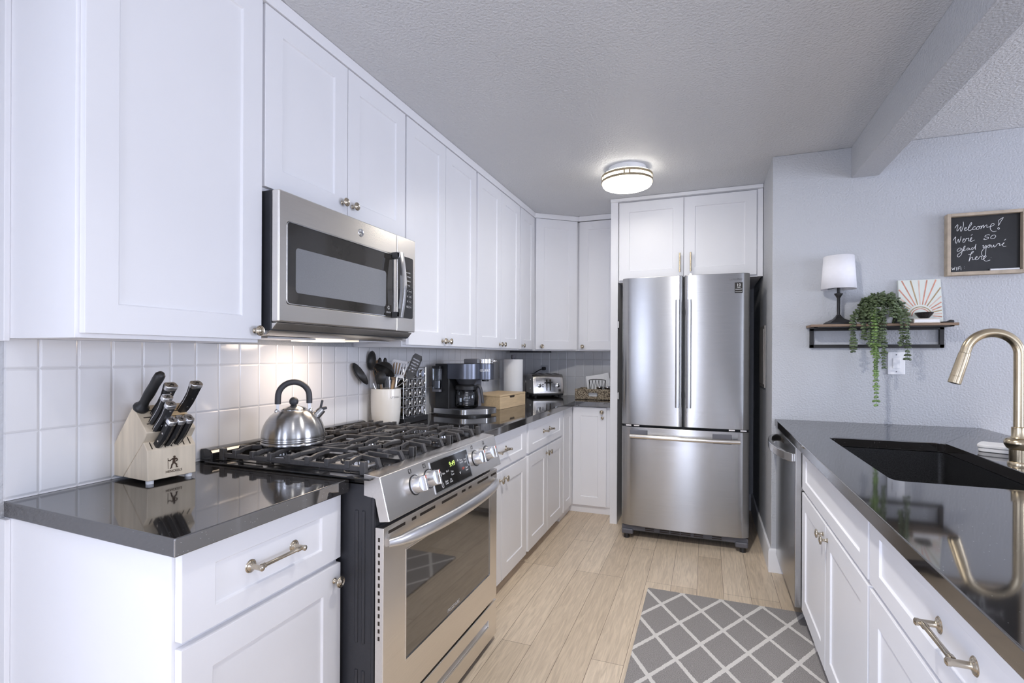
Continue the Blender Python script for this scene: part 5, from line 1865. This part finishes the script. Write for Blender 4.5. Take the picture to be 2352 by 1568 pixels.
# table lamp
LPX, LPY = .691, 3.335
t = thing('table_lamp', 'small table lamp with a white drum shade and black base on the shelf', 'lamp', (LPX, LPY, SZ))
R4 = Matrix.Rotation(math.radians(8), 3, 'Z')
def sq(hw, z, r=.2):
    return [V(LPX, LPY, SZ + z) + R4 @ V(a * hw, b2 * hw, 0) for a, b2 in ((-1, -1), (1, -1), (1, 1), (-1, 1))]
part('base', MB().loft([sq(.058, 0), sq(.058, .010), sq(.050, .017), sq(.022, .034), sq(.011, .050), sq(.010, .056)]), M_BLKMET, t, bevel=.0015)
part('stem', MB().lathe([(.0095, .050), (.008, .06), (.008, .150), (.012, .157), (.021, .172), (.021, .176), (.008, .180), (.008, .212), (0, .212)], (LPX, LPY, SZ), Z, 20), M_BLKMET, t, smooth=True, angle=50)
shd = MB().lathe([(.0865, .200), (.0745, .384)], (LPX, LPY, SZ), Z, 56)
shd.f.pop(); shd.f.pop()
so_ = part('lamp_shade', shd, M_SHADE, t, smooth=True)
sm = so_.modifiers.new('thick', 'SOLIDIFY')
sm.thickness = .0018
spd = MB()
for k in range(3):
    a = 2 * PI * k / 3
    spd.bar(V(LPX, LPY, SZ + .212), V(LPX + .085 * math.cos(a), LPY + .085 * math.sin(a), SZ + .206), .002, .002)
part('shade_spider', spd, M_BLKMET, t)
cd = catmull([V(.748, 3.350, SZ + .006), V(.764, 3.335, SZ + .020), V(.778, 3.345, SZ + .008), V(.768, 3.365, SZ + .0045), V(.79, 3.375, SZ + .0045)], 6)
part('cord', MB().tube(cd, .0028, 7), M_BLKMET, t, smooth=True)

# trailing succulent
PLC = V(.885, 3.325, SZ)
t = thing('trailing_plant', 'string of succulents trailing from a grey pot on the shelf', 'plant', PLC)
part('pot', MB().lathe([(0, 0), (.045, 0), (.052, .004), (.064, .075), (.066, .088), (.060, .088), (.056, .075), (0, .07)], PLC, Z, 32), M_POT, t, smooth=True, angle=50)
rnd = random.Random(3)


def leaf(mb, p, d, s=1.0):
    u, v, w = axis_frame(d)
    R = Matrix((u, v, w)).transposed()
    mb.ball(Vector(p) + Vector(d).normalized() * .006 * s, .0042 * s, .0042 * s, .0078 * s, 7, 5, R)


def strand(name, pts, m, gap=.0112, s=1.55):
    """stem with pairs of plump leaves"""
    cv = catmull(pts, 10)
    mb = MB().tube(cv[::2] + ([cv[-1]] if len(cv) % 2 == 0 else []), .0012, 5)
    acc, i, tog = 0, 0, 0
    for a, b2 in zip(cv, cv[1:]):
        acc += (b2 - a).length
        if acc >= gap:
            acc = 0
            tdir = (b2 - a).normalized()
            u, v, _ = axis_frame(tdir)
            tog += 1
            ph = (tog % 2) * PI / 2 * .45 + rnd.uniform(-.5, .5) + .2
            for k in (0, PI):
                dd = u * math.cos(ph + k) + v * math.sin(ph + k)
                # keep the pairs mostly sideways so each strand reads as two rows
                dd = Vector((dd.x if abs(dd.x) > .35 else math.copysign(.6, dd.x), dd.y * .7, dd.z)) + tdir * .25
                leaf(mb, b2, dd, s * rnd.uniform(.85, 1.15))
    return part(name, mb, m, t, smooth=True)


TRAIL = [(.742, 1.314, 0), (.788, 1.377, 0), (.818, 1.351, 0), (.848, 1.022, 1), (.884, 1.226, 0), (.958, 1.353, 0), (.984, 1.270, 0), (.870, 1.365, 0), (.835, 1.30, 1)]
for xb, zb, br in TRAIL:
    x0 = PLC.x + (xb - PLC.x) * .45
    side = abs(xb - PLC.x)
    pts = [V(x0, PLC.y - .01, SZ + .095), V(PLC.x + (xb - PLC.x) * .80, PLC.y - .045, SZ + .090 - side * .15), V(xb, SHY - .012, SZ + .03), V(xb + rnd.uniform(-.004, .004), SHY - .020, SZ - .05)]
    z = SZ - .10
    while z > zb + .05:
        pts.append(V(xb + rnd.uniform(-.005, .005), SHY - .020 + rnd.uniform(-.004, .004), z))
        z -= .06
    pts.append(V(xb + rnd.uniform(-.003, .003), SHY - .020, zb))
    strand('strand', pts, M_LEAFB if br else M_LEAF)
for k in range(34):                                             # short strands making the dome
    a = 2 * PI * k / 34 * 1.0 + rnd.uniform(-.15, .15)
    if k % 2:
        R_, dz = rnd.uniform(.085, .105), rnd.uniform(-.02, .05)
    else:
        R_, dz = rnd.uniform(.05, .085), rnd.uniform(.02, .07)
    dx, dy = math.cos(a), math.sin(a)
    yy = lambda r: min(PLC.y + dy * r, YR - .018)
    R_ = R_ if dy < .3 else min(R_, .065)
    pts = [V(PLC.x + dx * .015, PLC.y + dy * .015, SZ + .085), V(PLC.x + dx * R_ * .5, yy(R_ * .5), SZ + .150 + rnd.uniform(-.012, .012)),
           V(PLC.x + dx * R_ * .95, yy(R_ * .95), SZ + .110 + rnd.uniform(-.015, .012)), V(PLC.x + dx * R_ * 1.05, yy(R_ * 1.05), SZ + max(.012, dz))]
    strand('strand', pts, M_LEAF, gap=.0100, s=1.35)

# sunburst canvas
ax0, ax1, az0, az1 = .985, 1.176, SZ + .0005, SZ + .2455
lean = .055
CA = basis((ax0, 3.352, az0), (1, 0, 0), V(0, math.sin(lean * 3.2), math.cos(lean * 3.2)), V(0, -math.cos(lean * 3.2), math.sin(lean * 3.2)))
CA = basis((ax0, 3.360, az0), (1, 0, 0), V(0, .16, .987), V(0, -.987, .16))
t = thing('canvas_print', 'small cream canvas with a painted terracotta sunburst leaning on the shelf', 'picture', M=CA)
cw, chh = ax1 - ax0, az1 - az0
part('canvas', MB().box(0, cw, 0, chh, -.012, .006), M_CANVAS, t, bevel=.001, local=True)
sc0 = V(cw * .49, chh * .20, 0)
cols = [M_TERRA, M_OLIVE, M_BLUSH]
mbs = [MB(), MB(), MB()]
for k in range(19):
    a = math.radians(-8 + 196 * k / 18)
    d = V(math.cos(a), math.sin(a), 0)
    r1 = 1e9
    for lim, comp, c0_ in ((cw, d.x, sc0.x), (0, d.x, sc0.x), (chh, d.y, sc0.y), (0, d.y, sc0.y)):
        if abs(comp) > 1e-6:
            q = (lim - c0_) / comp
            if q > 0:
                r1 = min(r1, q)
    p0, p1 = sc0 + d * .056, sc0 + d * (r1 - .004)
    if (p1 - p0).dot(d) > .01:
        n_ = V(-d.y, d.x, 0)
        mbs[(k * 2 + (k // 4)) % 3].prism([(0, -.0026), ((p1 - p0).length, -.0034), ((p1 - p0).length, .0034), (0, .0026)], p0 + Z * .0060, d, n_, Z, .0004)
def arch(mb, r0, r1):
    N = 24
    mb.loft([[sc0 + V(r * math.cos(PI * k / N), r * math.sin(PI * k / N) - .006, zz) for r, zz in ((r0, .006), (r1, .006), (r1, .0064), (r0, .0064))] for k in range(N + 1)])
arch(mbs[1], .047, .052)
arch(mbs[0], .037, .042)
for k, mb in enumerate(mbs):
    part('painted_ray', mb, cols[k], t, local=True)

# stack under the bowl, the bowl and a cable
t = thing('decorative_book', 'small marbled book lying flat under the black bowl on the shelf', 'book', (1.076, 3.300, SZ))
part('cover', MB().box(1.019, 1.133, 3.268, 3.345, SZ + .0005, SZ + .0045).box(1.019, 1.133, 3.268, 3.345, SZ + .020, SZ + .024).box(1.019, 1.023, 3.268, 3.345, SZ + .0045, SZ + .020), M_STONE, t, bevel=.001)
part('page_block', MB().box(1.024, 1.131, 3.271, 3.343, SZ + .0046, SZ + .0199), M_PAPER, t)
BO = V(1.076, 3.306, SZ + .0242)
bw2 = MB().lathe([(0, 0), (.022, 0), (.034, .006), (.052, .021), (.062, .031), (.060, .033), (.050, .024), (.03, .010), (0, .006)], BO, Z, 32, scale=(.62, 1.0) if False else (1, .62))
tag(part('trinket_bowl', bw2, mat('black_white_bowl', (.03, .025, .025), .3, vary=.9, vscale=160), smooth=True, angle=60), 'shallow black speckled bowl resting on the marbled book', 'bowl')
cb = catmull([V(1.142, 3.32, SZ + .004), V(1.165, 3.31, SZ + .005), V(1.180, 3.325, SZ + .008), V(1.195, 3.318, SZ + .014), V(1.203, 3.31, SZ + .007), V(1.185, 3.30, SZ + .0045), V(1.155, 3.296, SZ + .0045)], 6)
t = thing('coiled_cable', 'short black coiled cable at the right end of the shelf', 'cable', (1.17, 3.31, SZ))
part('cable', MB().tube(cb, .0035, 8), M_BLKMET, t, smooth=True)
part('plug', MB().box(1.184, 1.206, 3.306, 3.324, SZ + .0005, SZ + .015), M_BLKMET, t, bevel=.004)

# light switch
t = thing('light_switch', 'white rocker light switch on the wall below the shelf', 'light switch', (.983, YR, 1.253))
part('cover_plate', MB().box(.942, 1.024, YR - .006, YR - .0003, 1.190, 1.316), M_WHITEP, t, bevel=.003)
part('rocker', MB().prism([(-.0105, 1.224), (-.0065, 1.224), (-.0065, 1.282), (-.0085, 1.282)], (.966, YR, 0), Y, Z, X, .034), M_WHITEP, t, bevel=.0008)
part('screw', MB().cyl((.983, YR - .0060, 1.300), (.983, YR - .0075, 1.300), .003, n=8).cyl((.983, YR - .0060, 1.206), (.983, YR - .0075, 1.206), .003, n=8), M_GREYP, t)

# chalkboard
cx0, cx1, cz0, cz1, cy0 = 1.196, 1.524, 1.722, 2.050, 3.368
t = thing('chalkboard', 'oak framed chalkboard with a handwritten welcome on the right-hand wall', 'chalkboard', ((cx0 + cx1) / 2, YR, (cz0 + cz1) / 2))
fw_ = .016
fr = MB()
for a in ((cx0, cx0 + fw_, cz0, cz1), (cx1 - fw_, cx1, cz0, cz1), (cx0 + fw_, cx1 - fw_, cz0, cz0 + fw_ + .002), (cx0 + fw_, cx1 - fw_, cz1 - fw_, cz1)):
    fr.box(a[0], a[1], cy0, YR - .001, a[2], a[3])
part('frame', fr, M_FRAMEW, t, bevel=.0015)
cbd = part('board', MB().box(cx0 + fw_, cx1 - fw_, 3.393, YR - .002, cz0 + fw_, cz1 - fw_), M_CHALK, t)
STROKES = """361,2776 411,2860 462,2944 496,2929 482,2804 453,2680 473,2608 523,2675 594,2794 634,2841 618,2717 610,2604 645,2589 695,2736 734,2908 723,3085
765,2680 845,2723 855,2772 815,2776 779,2704 795,2614 875,2633 945,2715 1054,2880 1084,2978 1054,3006 994,2886 935,2715 956,2601 1035,2607 1135,2686
1244,2764 1194,2794 1135,2724 1135,2636 1214,2642 1293,2710
1352,2793 1283,2711 1303,2622 1382,2653 1402,2751 1352,2793 1412,2770 1490,2793 1461,2646 1510,2742 1579,2848 1579,2674 1628,2769 1716,2836 1717,2699 1785,2718 1863,2736 1980,2776 2018,2847 1960,2889 1882,2809 1854,2663 1903,2523 2000,2453 2117,2481
2202,3028 2394,3170 2289,2958 2193,2745 2212,2879 2202,3028
2199,2663 2161,2613 2200,2555 2238,2606 2199,2663
292,2126 353,2247 403,2306 394,2156 404,2004 435,1964 485,2098 525,2171 536,2019 566,2017 616,2189 636,2313
697,2082 767,2140 757,2191 707,2119 717,1993 798,2025 857,2196 877,2169 957,2200 948,2064 1008,2047 1077,2154 1087,2215 1037,2182 1017,2058 1077,2016 1206,2081
1056,2330 1116,2388
1816,2270 1806,2321 1669,2282 1640,2210 1767,2175 1787,2124 1670,2071 1582,2090 1630,2136
1943,2260 1875,2167 1904,2090 2021,2106 2083,2200 2040,2277 1943,2260
638,1660 577,1702 487,1620 477,1532 578,1551 658,1658 679,1531 639,1333 539,1226 478,1268 508,1366 619,1460 739,1577 799,1724 808,1798 758,1752 729,1603 759,1538 849,1582
979,1661 919,1678 879,1605 919,1565 989,1648 999,1584 1059,1605
1158,1686 1089,1666 1089,1591 1158,1611 1228,1718 1267,1865 1238,1693 1248,1567
1534,1746 1583,1767 1563,1657 1613,1666 1691,1760 1682,1512 1663,1266 1595,1183 1516,1275 1505,1425 1593,1593 1730,1682
1808,1776 1750,1718 1760,1656 1818,1651 1857,1723 1808,1776 1906,1744 1896,1658 1964,1666 2003,1762 2023,1649 2081,1682 2139,1777 2196,1822 2254,1805 2235,1720 2312,1739 2389,1783 2437,1841 2389,1820 2370,1711 2428,1645 2515,1663
2427,1964 2504,2032
950,1325 1040,1331 1159,1448 1139,1487 1080,1429 1021,1208 972,961 1041,1131 1120,1176 1121,1051 1161,1036 1240,1094 1319,1164 1299,1202 1249,1143 1260,1030 1359,1061 1437,1193 1516,1176 1507,1040 1576,1048 1673,1141 1693,1202 1644,1205 1585,1097 1605,996 1694,929 1860,981
1892,1107 1904,1097
243,676 274,548 318,647 339,545 379,707
440,678 444,514
511,686 511,523
511,686 611,731
511,611 585,637
632,680 642,516
768,692 778,691
773,614 785,613"""
hw = MB()
for ln_ in STROKES.split('\n'):
    pts = []
    for w_ in ln_.split():
        a, b2 = w_.split(',')
        pts.append(V(1.2 + int(a) / 10000, 3.3926, 1.7 + int(b2) / 10000))
    cv = catmull(pts, 4) if len(pts) > 2 else pts
    hw.tube(cv, .0011, 6, flat=(.35, (0, 1, 0)))
part('handwriting', hw, M_INKW, cbd)
t = thing('chalk_marker', 'white chalk marker lying on the lower edge of the chalkboard frame', 'marker', (1.43, 3.382, 1.7475))
part('barrel', MB().cyl((1.415, 3.382, 1.7455), (1.500, 3.382, 1.7455), .0050), M_WHITEP, t, smooth=True)
part('cap', MB().cyl((1.382, 3.382, 1.7455), (1.4148, 3.382, 1.7455), .0054), M_WHITEP, t, smooth=True)

# ------------------------------------------------------------------ faucet
FC = V(1.022, 2.300, ZT)
t = thing('faucet', 'brushed gold gooseneck faucet behind the black sink', 'faucet', FC)
part('base', MB().lathe([(0, 0), (.031, 0), (.031, .006), (.029, .010), (.0265, .011), (.0265, .050), (.0265, .088), (.024, .094), (.021, .100), (.021, .130), (.0165, .132), (0, .132)], FC, Z, 32), M_BRASS, t, smooth=True, angle=40)
part('handle_hub', MB().lathe([(.026, .052), (.034, .058), (.040, .070), (.0405, .080), (.036, .089), (.026, .093)], FC, Z, 32), M_BRASS, t, smooth=True, angle=50)
lv = catmull([FC + V(.03, -.008, .074), FC + V(.06, -.020, .076), FC + V(.10, -.035, .084), FC + V(.125, -.045, .092)], 5)
part('lever', MB().tube(lv, [.011] * 6 + [.008] * (len(lv) - 6), 12, flat=(.7, (0, 0, 1))), M_BRASS, t, smooth=True)
RA, ZA = .0755, .386
path = [FC + V(0, 0, .13), FC + V(0, 0, .22), FC + V(0, 0, ZA)]
for k in range(1, 25):
    a = math.radians(164 * k / 24)
    path.append(FC + V(-RA + RA * math.cos(a), 0, ZA + RA * math.sin(a)))
end = path[-1]
sdn = V(-.27, 0, -.963).normalized()
path.append(end + sdn * .018)
part('spout', MB().tube(path, .0160, 20), M_BRASS, t, smooth=True)
p0 = end + sdn * .0185
part('spray_head', MB().lathe([(.0150, 0), (.0175, .0008), (.0185, .030), (.0195, .085), (.0195, .0862), (.0192, .0866), (.0195, .087), (.0200, .112), (.0175, .1135), (.0165, .1115), (0, .1115)], p0, sdn, 28), M_BRASS, t, smooth=True, angle=30)
part('aerator', MB().cyl(p0 + sdn * .1105, p0 + sdn * .1145, .0125), M_BLACKP, t, smooth=True)

# white stone dish: two stacked rounded squares
da = math.radians(-28)
DM = basis((1.085, 2.585, ZT), (math.cos(da), math.sin(da), 0), (-math.sin(da), math.cos(da), 0), Z)
t = thing('soap_dish', 'white square soap dish of two stacked slabs beside the faucet', 'dish', M=DM)
part('lower_slab', MB().prism(rr(-.056, .056, -.056, .056, .020, 5), (0, 0, .0004), X, Y, Z, .015), M_SOAP, t, bevel=.003, local=True)
part('upper_slab', MB().prism(rr(-.060, .060, -.060, .060, .022, 5), (0, 0, .0158), X, Y, Z, .013), M_SOAP, t, bevel=.004, local=True)
